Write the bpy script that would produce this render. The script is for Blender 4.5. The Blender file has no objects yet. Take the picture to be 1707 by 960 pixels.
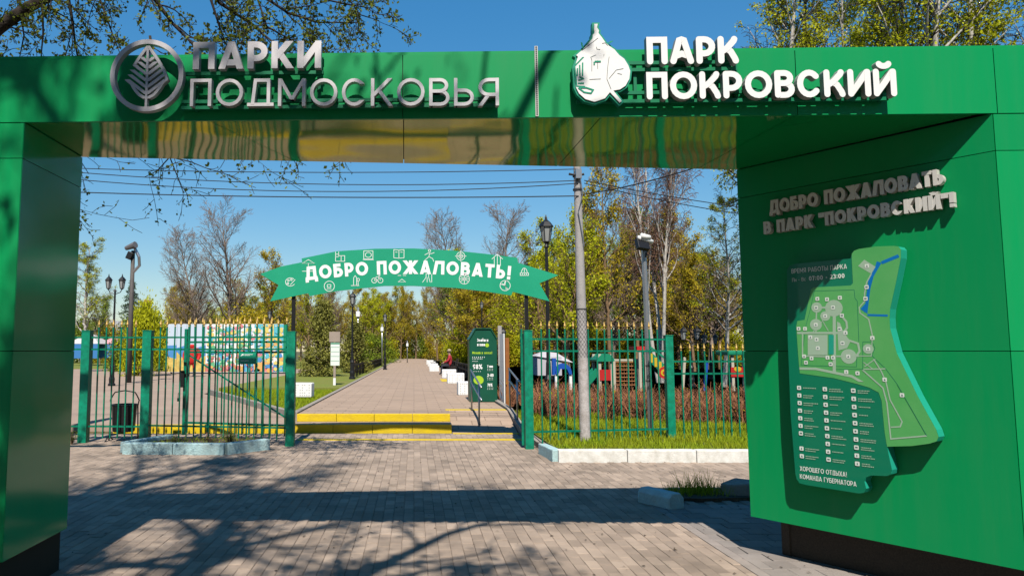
import bpy, bmesh, math, random
import numpy as np
from mathutils import Vector, Matrix

# ------------------------------------------------------------------ camera, sky, sun, exposure
SC = bpy.context.scene
COL = SC.collection
PITCH = math.atan(105 / 1181.0)          # looks up about 5 degrees
EYE = 1.6
cam = bpy.data.cameras.new('camera')
cam.sensor_width = 36.0
cam.lens = 36.0 * 1181 / 1707
cam.shift_x = (853.5 - 690) / 1707
cam.clip_end = 3000
cam.clip_start = 0.05
camo = bpy.data.objects.new('camera', cam)
camo.location = (0, 0, EYE)
camo.rotation_euler = (math.pi / 2 + PITCH, 0, 0)
COL.objects.link(camo)
SC.camera = camo

SUN_DIR = Vector((0.02, 0.78, -1.0)).normalized()      # the way the light travels: from behind the camera
SUN_EL = math.asin(-SUN_DIR.z)
world = bpy.data.worlds.new('World')
SC.world = world
world.use_nodes = True
nt = world.node_tree
nt.nodes.clear()
sky = nt.nodes.new('ShaderNodeTexSky')
sky.sky_type = 'NISHITA'
sky.sun_disc = False
sky.sun_elevation = SUN_EL
sky.sun_rotation = math.radians(180)
sky.air_density = 1.5
sky.dust_density = 0.0
sky.ozone_density = 10.0
bg = nt.nodes.new('ShaderNodeBackground')
bg.inputs['Strength'].default_value = 0.073
wo = nt.nodes.new('ShaderNodeOutputWorld')
hsv = nt.nodes.new('ShaderNodeHueSaturation')
hsv.inputs['Saturation'].default_value = 1.43
hsv.inputs['Value'].default_value = 1.45
gam = nt.nodes.new('ShaderNodeGamma')
gam.inputs['Gamma'].default_value = 0.7
nt.links.new(sky.outputs[0], gam.inputs['Color'])
nt.links.new(gam.outputs[0], hsv.inputs['Color'])
nt.links.new(hsv.outputs[0], bg.inputs['Color'])
nt.links.new(bg.outputs[0], wo.inputs['Surface'])

sl = bpy.data.lights.new('sun', 'SUN')
sl.energy = 5.0
sl.angle = math.radians(0.53)
sl.color = (1.0, 0.93, 0.82)
so = bpy.data.objects.new('sun', sl)
so.rotation_euler = SUN_DIR.to_track_quat('-Z', 'Y').to_euler()
so.location = (0, -20, 30)
COL.objects.link(so)
SC.view_settings.view_transform = 'Standard'
SC.view_settings.look = 'None'
SC.view_settings.exposure = 0.95
SC.view_settings.gamma = 1.0

RND = random.Random(7)

# ------------------------------------------------------------------ helpers
def at(px, py, Y):
    """photo pixel and distance -> point in the place"""
    x = (px - 690) / 1181.0
    y = -(py - 480) / 1181.0
    r = Vector((x, math.cos(PITCH) - y * math.sin(PITCH), math.sin(PITCH) + y * math.cos(PITCH)))
    return Vector((0, 0, EYE)) + r * (Y / r.y)

def gz(px, py, z=0.0):
    x = (px - 690) / 1181.0
    y = -(py - 480) / 1181.0
    r = Vector((x, math.cos(PITCH) - y * math.sin(PITCH), math.sin(PITCH) + y * math.cos(PITCH)))
    return Vector((0, 0, EYE)) + r * ((z - EYE) / r.z)

class Frame:
    def __init__(s, o, ux, uy, n):
        s.o, s.ux, s.uy, s.n = Vector(o), Vector(ux), Vector(uy), Vector(n)
    def __call__(s, a, b, c=0.0):
        return s.o + s.ux * a + s.uy * b + s.n * c

XZ = Frame((0, 0, 0), (1, 0, 0), (0, 0, 1), (0, -1, 0))

class MB:
    """collects geometry that becomes one mesh"""
    def __init__(s):
        s.v = []; s.f = []; s.m = []
    def add(s, verts, faces, mat=0):
        n = len(s.v)
        s.v.extend([tuple(p) for p in verts])
        for f in faces:
            s.f.append(tuple(i + n for i in f)); s.m.append(mat)
        return s
    def box(s, c, size, rz=0.0, mat=0, rx=0.0, ry=0.0):
        hx, hy, hz = size[0] / 2, size[1] / 2, size[2] / 2
        M = Matrix.Rotation(rz, 3, 'Z') @ Matrix.Rotation(ry, 3, 'Y') @ Matrix.Rotation(rx, 3, 'X')
        c = Vector(c)
        vs = [c + M @ Vector((x * hx, y * hy, z * hz)) for z in (-1, 1) for y in (-1, 1) for x in (-1, 1)]
        return s.add(vs, [(0, 2, 3, 1), (4, 5, 7, 6), (0, 1, 5, 4), (2, 6, 7, 3), (0, 4, 6, 2), (1, 3, 7, 5)], mat)
    def b2(s, lo, hi, mat=0):
        return s.box([(a + b) / 2 for a, b in zip(lo, hi)], [b - a for a, b in zip(lo, hi)], mat=mat)
    def bar(s, a, b, w, d=None, mat=0, up=(0, 0, 1)):
        a, b = Vector(a), Vector(b)
        d = d or w
        t = (b - a).normalized()
        u = Vector(up)
        if abs(t.dot(u)) > 0.98: u = Vector((0, 1, 0))
        x = t.cross(u).normalized(); y = x.cross(t).normalized()
        vs = []
        for p in (a, b):
            for sx, sy in ((-1, -1), (1, -1), (1, 1), (-1, 1)):
                vs.append(p + x * (sx * w / 2) + y * (sy * d / 2))
        return s.add(vs, [(3, 2, 1, 0), (4, 5, 6, 7), (0, 1, 5, 4), (1, 2, 6, 5), (2, 3, 7, 6), (3, 0, 4, 7)], mat)
    def prism(s, poly, F, c0, c1, mat=0, side=None):
        """polygon in frame F, extruded from c0 to c1"""
        n = len(poly)
        vs = [F(a, b, c0) for a, b in poly] + [F(a, b, c1) for a, b in poly]
        side = mat if side is None else side
        s.add(vs, [tuple(range(n, 2 * n))], mat)
        s.add(vs, [tuple(reversed(range(n)))] + [(i, (i + 1) % n, n + (i + 1) % n, n + i) for i in range(n)], side)
        return s
    def tube(s, pts, rad, n=6, mat=0, cap=True):
        pts = [Vector(p) for p in pts]
        if not hasattr(rad, '__len__'): rad = [rad] * len(pts)
        vs = []; fs = []
        x = None
        for i, p in enumerate(pts):
            t = (pts[min(i + 1, len(pts) - 1)] - pts[max(i - 1, 0)])
            t = t.normalized() if t.length > 1e-9 else Vector((0, 0, 1))
            if x is None:
                u = Vector((0, 0, 1)) if abs(t.z) < 0.9 else Vector((1, 0, 0))
                x = t.cross(u).normalized()
            else:
                x = (x - t * x.dot(t))
                x = x.normalized() if x.length > 1e-6 else t.orthogonal().normalized()
            y = t.cross(x)
            for k in range(n):
                a = 2 * math.pi * k / n
                vs.append(p + (x * math.cos(a) + y * math.sin(a)) * rad[i])
        for i in range(len(pts) - 1):
            for k in range(n):
                k2 = (k + 1) % n
                fs.append((i * n + k, i * n + k2, (i + 1) * n + k2, (i + 1) * n + k))
        if cap:
            fs.append(tuple(reversed(range(n)))); fs.append(tuple(range((len(pts) - 1) * n, len(pts) * n)))
        return s.add(vs, fs, mat)
    def lathe(s, c, prof, n=12, mat=0, sq=False):
        c = Vector(c)
        vs = []; fs = []
        off = math.pi / n if sq else 0
        for r, z in prof:
            for k in range(n):
                a = 2 * math.pi * k / n + off
                vs.append(c + Vector((r * math.cos(a), r * math.sin(a), z)))
        for i in range(len(prof) - 1):
            for k in range(n):
                k2 = (k + 1) % n
                fs.append((i * n + k, i * n + k2, (i + 1) * n + k2, (i + 1) * n + k))
        fs.append(tuple(reversed(range(n)))); fs.append(tuple(range((len(prof) - 1) * n, len(prof) * n)))
        return s.add(vs, fs, mat)
    def blob(s, c, r, seg=10, ring=6, mat=0):
        c = Vector(c)
        prof = [(max(1e-3, math.sin(math.pi * i / ring)), -math.cos(math.pi * i / ring)) for i in range(ring + 1)]
        vs = []; fs = []
        for q, z in prof:
            for k in range(seg):
                a = 2 * math.pi * k / seg
                vs.append(c + Vector((r[0] * q * math.cos(a), r[1] * q * math.sin(a), r[2] * z)))
        for i in range(ring):
            for k in range(seg):
                k2 = (k + 1) % seg
                fs.append((i * seg + k, i * seg + k2, (i + 1) * seg + k2, (i + 1) * seg + k))
        return s.add(vs, fs, mat)
    def mesh(s, name, mats, off=(0, 0, 0), smooth=False, bevel=0.0):
        me = bpy.data.meshes.new(name)
        ox, oy, oz = off
        me.from_pydata([(a - ox, b - oy, c - oz) for a, b, c in s.v], [], s.f)
        if not isinstance(mats, (list, tuple)): mats = [mats]
        for m in mats: me.materials.append(m)
        me.polygons.foreach_set('material_index', s.m)
        if smooth: me.polygons.foreach_set('use_smooth', [True] * len(s.f))
        if bevel:
            bm = bmesh.new(); bm.from_mesh(me)
            bmesh.ops.remove_doubles(bm, verts=bm.verts, dist=1e-5)
            bmesh.ops.bevel(bm, geom=[e for e in bm.edges if len(e.link_faces) == 2 and e.calc_face_angle(0) > 0.5],
                            offset=bevel, segments=2, affect='EDGES', profile=0.6)
            bm.to_mesh(me); bm.free()
        me.update()
        return me
    def build(s, name, mats, parent=None, smooth=False, bevel=0.0, loc=None, world=True):
        """coordinates are in the world unless world=False (then they are the parent's)"""
        off = Vector((0, 0, 0))
        if parent is not None and world: off = wl(parent)
        if loc is not None: off = Vector(loc)
        me = s.mesh(name, mats, off, smooth, bevel)
        o = bpy.data.objects.new(name, me)
        COL.objects.link(o)
        if parent is not None: o.parent = parent
        if loc is not None: o.location = loc
        return o

def wl(o):
    v = Vector((0, 0, 0))
    while o is not None:
        v += o.location; o = o.parent
    return v

def tag(o, label=None, cat=None, group=None, kind=None):
    if label: o['label'] = label
    if cat: o['category'] = cat
    if group: o['group'] = group
    if kind: o['kind'] = kind
    return o

def thing(name, label, cat, loc=(0, 0, 0), rz=0.0, group=None):
    o = bpy.data.objects.new(name, None)
    o.empty_display_size = 0.1
    o.location = loc; o.rotation_euler = (0, 0, rz)
    COL.objects.link(o)
    return tag(o, label, cat, group)

def dup(o, parent=None):
    c = o.copy(); COL.objects.link(c); c.parent = parent
    for ch in [x for x in bpy.data.objects if x.parent == o]: dup(ch, c)
    return c

def dup_at(o, loc, rz=0.0, label=None, group=None, scale=None):
    c = dup(o)
    c.location = loc; c.rotation_euler = (0, 0, rz)
    if scale: c.scale = scale
    if label: c['label'] = label
    if group: c['group'] = group
    return c

def struct(name, mb, mats, **k):
    return tag(mb.build(name, mats, **k), kind='structure')

# ------------------------------------------------------------------ materials
MATS = {}
ALB = 0.54          # colours below were mixed for a darker exposure
def mat(name, col, rough=0.6, metal=0.0, var=0.0, scale=3.0, col2=None, bump=0.0, bscale=60.0, coat=0.0,
        spec=0.28, ior=1.5, rnd=0.0, transl=0.0, emis=None):
    if name in MATS: return MATS[name]
    col = tuple(c * ALB for c in col); col2 = tuple(c * ALB for c in col2) if col2 else None
    m = bpy.data.materials.new(name); m.use_nodes = True
    n = m.node_tree.nodes; l = m.node_tree.links
    p = n['Principled BSDF']
    p.inputs['Base Color'].default_value = (*col, 1)
    p.inputs['Roughness'].default_value = rough
    p.inputs['Metallic'].default_value = metal
    p.inputs['IOR'].default_value = ior
    p.inputs['Specular IOR Level'].default_value = 0.12 if transl else spec
    p.inputs['Coat Weight'].default_value = coat
    p.inputs['Coat Roughness'].default_value = 0.04
    geo = n.new('ShaderNodeNewGeometry')
    if var or col2:
        tx = n.new('ShaderNodeTexNoise'); tx.inputs['Scale'].default_value = scale
        tx.inputs['Detail'].default_value = 6; tx.inputs['Roughness'].default_value = 0.65
        l.new(geo.outputs['Position'], tx.inputs['Vector'])
        mr = n.new('ShaderNodeMapRange')
        mr.inputs[1].default_value = 0.32; mr.inputs[2].default_value = 0.68
        l.new(tx.outputs['Fac'], mr.inputs[0])
        mx = n.new('ShaderNodeMix'); mx.data_type = 'RGBA'
        c2 = col2 or tuple(c * (1 - var) for c in col)
        c1 = col if col2 else tuple(min(1, c * (1 + var)) for c in col)
        mx.inputs[6].default_value = (*c1, 1); mx.inputs[7].default_value = (*c2, 1)
        l.new(mr.outputs[0], mx.inputs[0])
        out = mx.outputs[2]
    else:
        out = None
    if rnd:
        oi = n.new('ShaderNodeObjectInfo')
        ad = n.new('ShaderNodeMath'); ad.operation = 'ADD'
        l.new(oi.outputs['Random'], ad.inputs[0]); l.new(geo.outputs['Random Per Island'], ad.inputs[1])
        fr = n.new('ShaderNodeMath'); fr.operation = 'FRACT'; l.new(ad.outputs[0], fr.inputs[0])
        mr2 = n.new('ShaderNodeMapRange'); mr2.inputs[3].default_value = 1 - rnd; mr2.inputs[4].default_value = 1 + rnd
        l.new(fr.outputs[0], mr2.inputs[0])
        hs = n.new('ShaderNodeHueSaturation')
        if out: l.new(out, hs.inputs['Color'])
        else: hs.inputs['Color'].default_value = (*col, 1)
        l.new(mr2.outputs[0], hs.inputs['Value'])
        out = hs.outputs[0]
    if out: l.new(out, p.inputs['Base Color'])
    if bump:
        tb = n.new('ShaderNodeTexNoise'); tb.inputs['Scale'].default_value = bscale
        tb.inputs['Detail'].default_value = 4
        l.new(geo.outputs['Position'], tb.inputs['Vector'])
        bp = n.new('ShaderNodeBump'); bp.inputs['Strength'].default_value = bump
        bp.inputs['Distance'].default_value = 0.02
        l.new(tb.outputs['Fac'], bp.inputs['Height']); l.new(bp.outputs[0], p.inputs['Normal'])
    if transl:
        tr = n.new('ShaderNodeBsdfTranslucent')
        if out: l.new(out, tr.inputs['Color'])
        else: tr.inputs['Color'].default_value = (*col, 1)
        ms = n.new('ShaderNodeMixShader'); ms.inputs[0].default_value = transl
        l.new(p.outputs[0], ms.inputs[1]); l.new(tr.outputs[0], ms.inputs[2])
        l.new(ms.outputs[0], n['Material Output'].inputs['Surface'])
    MATS[name] = m
    return m

def panel_mat(name, col, rough, wav, coat=1.0, ior=1.5, metal=0.0):
    """glossy lacquered aluminium sheet with the faint buckling of thin cladding"""
    m = mat(name, col, rough=rough, coat=coat, ior=ior, metal=metal)
    n = m.node_tree.nodes; l = m.node_tree.links; p = n['Principled BSDF']
    geo = n.new('ShaderNodeNewGeometry')
    tb = n.new('ShaderNodeTexNoise'); tb.inputs['Scale'].default_value = 1.6; tb.inputs['Detail'].default_value = 0.5
    l.new(geo.outputs['Position'], tb.inputs['Vector'])
    bp = n.new('ShaderNodeBump'); bp.inputs['Strength'].default_value = 1.0; bp.inputs['Distance'].default_value = wav
    l.new(tb.outputs['Fac'], bp.inputs['Height'])
    l.new(bp.outputs[0], p.inputs['Normal']); l.new(bp.outputs[0], p.inputs['Coat Normal'])
    # rain streaks and a dusty film, uneven from sheet to sheet
    mp_ = n.new('ShaderNodeMapping'); mp_.inputs['Scale'].default_value = (9, 9, 0.7)
    l.new(geo.outputs['Position'], mp_.inputs['Vector'])
    nz = n.new('ShaderNodeTexNoise'); nz.inputs['Scale'].default_value = 1.0; nz.inputs['Detail'].default_value = 7; nz.inputs['Roughness'].default_value = 0.7
    l.new(mp_.outputs[0], nz.inputs['Vector'])
    m1 = n.new('ShaderNodeMapRange'); m1.inputs[1].default_value = 0.45; m1.inputs[2].default_value = 0.85; m1.inputs[3].default_value = 0.0; m1.inputs[4].default_value = 0.11
    l.new(nz.outputs['Fac'], m1.inputs[0])
    oi = n.new('ShaderNodeObjectInfo')
    m2 = n.new('ShaderNodeMapRange'); m2.inputs[3].default_value = 0.93; m2.inputs[4].default_value = 1.06
    l.new(oi.outputs['Random'], m2.inputs[0])
    hv = n.new('ShaderNodeHueSaturation'); hv.inputs['Color'].default_value = (*[c * ALB for c in col], 1); l.new(m2.outputs[0], hv.inputs['Value'])
    mx = n.new('ShaderNodeMix'); mx.data_type = 'RGBA'; mx.inputs[7].default_value = (0.08, 0.14, 0.08, 1)
    l.new(hv.outputs[0], mx.inputs[6]); l.new(m1.outputs[0], mx.inputs[0]); l.new(mx.outputs[2], p.inputs['Base Color'])
    # dust and faint streaks break up the gloss
    ns = n.new('ShaderNodeTexNoise'); ns.inputs['Scale'].default_value = 5.0; ns.inputs['Detail'].default_value = 8
    l.new(geo.outputs['Position'], ns.inputs['Vector'])
    mr = n.new('ShaderNodeMapRange'); mr.inputs[1].default_value = 0.35; mr.inputs[2].default_value = 0.75
    mr.inputs[3].default_value = 0.03; mr.inputs[4].default_value = 0.14
    l.new(ns.outputs['Fac'], mr.inputs[0]); l.new(mr.outputs[0], p.inputs['Coat Roughness'])
    return m

M_panel = panel_mat('green_panel', (0.0, 0.33, 0.10), 0.45, 0.004, coat=0.08)
M_panel.node_tree.nodes['Principled BSDF'].inputs['Specular IOR Level'].default_value = 0.14
M_soffit = panel_mat('green_soffit', (0.0, 0.34, 0.09), 0.06, 0.010, ior=2.5, coat=0.0)
M_soffit.node_tree.nodes['Principled BSDF'].inputs['Specular IOR Level'].default_value = 0.5
M_soffit.node_tree.nodes['Principled BSDF'].inputs['Specular Tint'].default_value = (1.0, 0.74, 0.16, 1)
M_leftwall = panel_mat('green_inner', (0.0, 0.36, 0.13), 0.13, 0.008, ior=1.5, coat=0.0)
M_leftwall.node_tree.nodes['Principled BSDF'].inputs['Specular IOR Level'].default_value = 0.5
M_core = mat('gap_dark', (0.012, 0.02, 0.015), 0.8)
M_plinth = mat('plinth_granite', (0.035, 0.026, 0.018), 0.5, var=0.6, scale=90)
M_railgreen = mat('rail_green', (0.006, 0.22, 0.1), 0.4)
M_silver = mat('letter_silver', (0.74, 0.71, 0.74), 0.38, metal=0.45, var=0.06, scale=9)
M_white = mat('letter_white', (0.95, 0.95, 0.95), 0.45, var=0.03, scale=8)
M_wallsilver = mat('letter_wall', (0.85, 0.82, 0.78), 0.3, metal=0.15)
M_ink = mat('ink_dark', (0.02, 0.05, 0.035), 0.5)
M_emgreen = mat('emblem_green', (0.01, 0.33, 0.2), 0.4)
M_mapdark = mat('map_green', (0.0, 0.22, 0.115), 0.35, coat=0.3)
M_maplight = mat('map_lawn', (0.085, 0.46, 0.12), 0.35, coat=0.3, col2=(0.13, 0.50, 0.15), scale=2.5)
M_mapedge = mat('map_edge', (0.02, 0.42, 0.30), 0.35)
M_mapwhite = mat('map_white', (0.85, 0.93, 0.87), 0.45)
M_mapgrey = mat('map_grey', (0.42, 0.60, 0.45), 0.45)
M_mapblue = mat('map_blue', (0.0, 0.20, 0.62), 0.4)
M_mapglyph = mat('map_glyph', (0.10, 0.20, 0.18), 0.5)
M_led = mat('led_strip', (0.68, 0.68, 0.66), 0.4)
M_sand = mat('joint_sand', (0.25, 0.195, 0.155), 0.95, var=0.3, scale=30)
M_paver = mat('paver', (0.43, 0.335, 0.265), 0.85, var=0.24, scale=1.3, bump=0.6, bscale=160, rnd=0.20)
M_paver2 = mat('paver_grey', (0.33, 0.29, 0.265), 0.85, var=0.15, scale=2.0, bump=0.5, bscale=160, rnd=0.15)
M_flush = mat('flush_kerb', (0.36, 0.31, 0.28), 0.85, var=0.15, scale=6, bump=0.4)
M_asphalt = mat('plaza', (0.42, 0.31, 0.24), 0.9, var=0.10, scale=0.7, bump=0.3)
M_yellow = mat('yellow_paint', (0.86, 0.62, 0.0), 0.6, col2=(0.70, 0.49, 0.02), scale=5, bump=0.5, bscale=50)
M_kerbblue = mat('kerb_paint_blue', (0.50, 0.76, 0.80), 0.75, col2=(0.42, 0.56, 0.57), scale=9, bump=0.7, bscale=35)
M_kerbwhite = mat('kerb_paint_white', (0.95, 0.95, 0.92), 0.7, col2=(0.64, 0.62, 0.57), scale=7, bump=0.3)
M_kerb = mat('kerb_concrete', (0.36, 0.32, 0.28), 0.9, var=0.2, scale=6, bump=0.4)
M_grass = mat('grass', (0.28, 0.42, 0.015), 0.8, col2=(0.38, 0.41, 0.02), scale=1.2, rnd=0.3, transl=0.25)
M_lawn = mat('lawn', (0.17, 0.24, 0.02), 0.9, col2=(0.24, 0.22, 0.05), scale=0.8, bump=0.8, bscale=25)
M_soil = mat('soil', (0.10, 0.07, 0.045), 0.95, var=0.4, scale=14, bump=0.8)
M_earth = mat('ground', (0.10, 0.10, 0.04), 0.95, col2=(0.15, 0.115, 0.055), scale=0.5, bump=0.5, bscale=10)
M_fence = mat('fence_green', (0.0, 0.20, 0.115), 0.38, var=0.35, scale=12)
M_post = mat('post_green', (0.0, 0.25, 0.145), 0.45, var=0.3, scale=10, bump=0.2)
M_gold = mat('gilt', (0.55, 0.36, 0.10), 0.45, metal=0.3)
M_banner = mat('banner_green', (0.01, 0.36, 0.20), 0.42, col2=(0.02, 0.42, 0.235), scale=0.8)
M_bwhite = mat('banner_white', (1.0, 1.0, 1.0), 0.5)
M_wash = mat('whitewash', (0.62, 0.57, 0.57), 0.9, col2=(0.40, 0.36, 0.34), scale=14, bump=0.4)
M_concrete = mat('pole_concrete', (0.42, 0.40, 0.395), 0.9, var=0.12, scale=8, bump=0.3)
M_net = mat('net_wire', (0.05, 0.05, 0.055), 0.6)
M_black = mat('black_iron', (0.014, 0.014, 0.016), 0.4)
M_steel = mat('steel', (0.52, 0.53, 0.56), 0.35, metal=0.8)
M_glass = mat('lamp_glass', (0.35, 0.36, 0.36), 0.12, coat=0.5)
M_kiosk = mat('kiosk_green', (0.006, 0.095, 0.055), 0.4, var=0.08, scale=3)
M_lime = mat('lime_print', (0.42, 0.66, 0.03), 0.5)
M_kwhite = mat('kiosk_print', (1.0, 1.0, 1.0), 0.5)
M_bwood = mat('dark_wood', (0.045, 0.03, 0.022), 0.75, var=0.3, scale=8)
M_orange = mat('orange_wood', (0.36, 0.13, 0.03), 0.6, var=0.15, scale=6)
M_tan = mat('tan_board', (0.38, 0.31, 0.26), 0.8, var=0.1)
M_blockw = mat('block_white', (0.95, 0.95, 0.94), 0.65, var=0.04)
M_red = mat('red_cloth', (0.42, 0.025, 0.04), 0.8, var=0.15, scale=20)
M_redp = mat('red_paint', (0.55, 0.02, 0.02), 0.45)
M_skin = mat('skin', (0.50, 0.31, 0.23), 0.6)
M_dark = mat('dark_cloth', (0.03, 0.03, 0.045), 0.85)
M_straw = mat('pale_hat', (0.50, 0.40, 0.26), 0.9)
M_bluep = mat('blue_paint', (0.01, 0.09, 0.45), 0.45)
M_greenp = mat('green_paint', (0.01, 0.27, 0.14), 0.45)
M_yellowp = mat('yellow_play', (0.65, 0.45, 0.02), 0.5)
M_brownnet = mat('brown_rope', (0.20, 0.075, 0.03), 0.8)
M_cream = mat('cream_post', (0.55, 0.50, 0.40), 0.7)
M_tentw = mat('tent_white', (0.55, 0.53, 0.58), 0.8)
M_brick = mat('chimney_red', (0.35, 0.10, 0.07), 0.9)
M_roofp = mat('roof_pale', (0.62, 0.60, 0.60), 0.7)
M_barkd = mat('bark_dark', (0.045, 0.033, 0.024), 0.95, var=0.35, scale=9, bump=0.6, bscale=40)
M_barkb = mat('bark_brown', (0.25, 0.16, 0.085), 0.95, var=0.3, scale=4)
M_barkg = mat('bark_grey', (0.27, 0.21, 0.17), 0.95, var=0.3, scale=4)
M_twig = mat('twig_red', (0.32, 0.135, 0.07), 0.95, rnd=0.5)
M_birch = mat('bark_birch', (0.74, 0.71, 0.66), 0.8, col2=(0.36, 0.32, 0.28), scale=9)
M_leafy = mat('leaf_lime', (0.64, 0.66, 0.02), 0.6, rnd=0.4, transl=0.45)
M_leafo = mat('leaf_olive', (0.64, 0.50, 0.03), 0.7, rnd=0.4, transl=0.45)
M_leafg = mat('leaf_green', (0.27, 0.36, 0.035), 0.6, rnd=0.4, transl=0.4)
M_leafd = mat('leaf_spruce', (0.05, 0.10, 0.035), 0.7, rnd=0.4)
M_leaft = mat('leaf_thuja', (0.21, 0.21, 0.03), 0.7, rnd=0.4)
M_wire = mat('wire', (0.02, 0.02, 0.022), 0.6)

# ------------------------------------------------------------------ strokes and lettering
def rails(pts, w, closed):
    n = len(pts); L = []; R = []
    for i in range(n):
        p = pts[i]
        def seg(a, b):
            dx, dy = b[0] - a[0], b[1] - a[1]; q = math.hypot(dx, dy) or 1e-9
            return (-dy / q, dx / q)
        if closed or 0 < i < n - 1:
            n1 = seg(pts[i - 1], p); n2 = seg(p, pts[(i + 1) % n])
            k = 1 + n1[0] * n2[0] + n1[1] * n2[1]
            k = max(k, 0.35)
            m = ((n1[0] + n2[0]) / k, (n1[1] + n2[1]) / k)
        elif i == 0: m = seg(p, pts[1])
        else: m = seg(pts[i - 1], p)
        L.append((p[0] + m[0] * w / 2, p[1] + m[1] * w / 2)); R.append((p[0] - m[0] * w / 2, p[1] - m[1] * w / 2))
    return L, R

def stroke(mb, F, pts, w, c0, c1, closed=False, cap='butt', mat=0, side=None):
    side = mat if side is None else side
    L, R = rails(pts, w, closed)
    n = len(pts)
    if not closed and cap == 'butt':            # slanted strokes are cut level
        for e, q in ((0, 1), (n - 1, n - 2)):
            dx, dy = pts[e][0] - pts[q][0], pts[e][1] - pts[q][1]
            if abs(dy) > 0.45 * math.hypot(dx, dy):
                for S in (L, R):
                    k = (pts[e][1] - S[e][1]) / dy
                    S[e] = (S[e][0] + dx * k, pts[e][1])
    capA = capB = []
    if not closed and cap == 'round':
        def arc(i, j):
            a0 = math.atan2(L[i][1] - pts[i][1], L[i][0] - pts[i][0])
            s = 1 if j == 0 else -1
            return [(pts[i][0] + math.cos(a0 + s * math.pi * k / 6) * w / 2, pts[i][1] + math.sin(a0 + s * math.pi * k / 6) * w / 2) for k in range(1, 6)]
        capA = arc(0, 0); capB = arc(n - 1, 1)
    if closed:
        for i in range(n):
            j = (i + 1) % n
            q = [L[i], R[i], R[j], L[j]]
            mb.add([F(a, b, c1) for a, b in q], [(0, 1, 2, 3)], mat)
        for S, fl in ((L, False), (R, True)):
            for i in range(n):
                j = (i + 1) % n
                mb.add([F(*S[i], c0), F(*S[i], c1), F(*S[j], c1), F(*S[j], c0)], [(0, 1, 2, 3) if not fl else (3, 2, 1, 0)], side)
    else:
        out = L + capB + list(reversed(R)) + list(reversed(capA))
        for i in range(n - 1):
            q = [L[i], R[i], R[i + 1], L[i + 1]]
            mb.add([F(a, b, c1) for a, b in q], [(0, 1, 2, 3)], mat)
        if capA: mb.add([F(a, b, c1) for a, b in [L[0]] + capA + [R[0]]], [tuple(range(7))], mat)
        if capB: mb.add([F(a, b, c1) for a, b in [R[-1]] + list(reversed(capB)) + [L[-1]]], [tuple(range(7))], mat)
        if c1 - c0 > 0.002:
            m = len(out)
            for i in range(m):
                j = (i + 1) % m
                mb.add([F(*out[i], c0), F(*out[i], c1), F(*out[j], c1), F(*out[j], c0)], [(0, 1, 2, 3)], side)

def ell(cx, cy, rx, ry, a0=0, a1=360, n=20):
    return [(cx + rx * math.cos(math.radians(a0 + (a1 - a0) * i / n)), cy + ry * math.sin(math.radians(a0 + (a1 - a0) * i / n)))
            for i in range(n + (0 if abs(a1 - a0) == 360 else 1))]

def bowl(l, r, y0, y1, sgn=1):
    ry = (y1 - y0) / 2; rx = min(ry * 1.05, abs(r - l) * 0.9)
    c = r - sgn * rx
    return [(l, y1)] + [(c + sgn * rx * math.cos(math.radians(a)), (y0 + y1) / 2 + ry * math.sin(math.radians(a))) for a in range(90, -91, -20)] + [(l, y0)]

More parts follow.
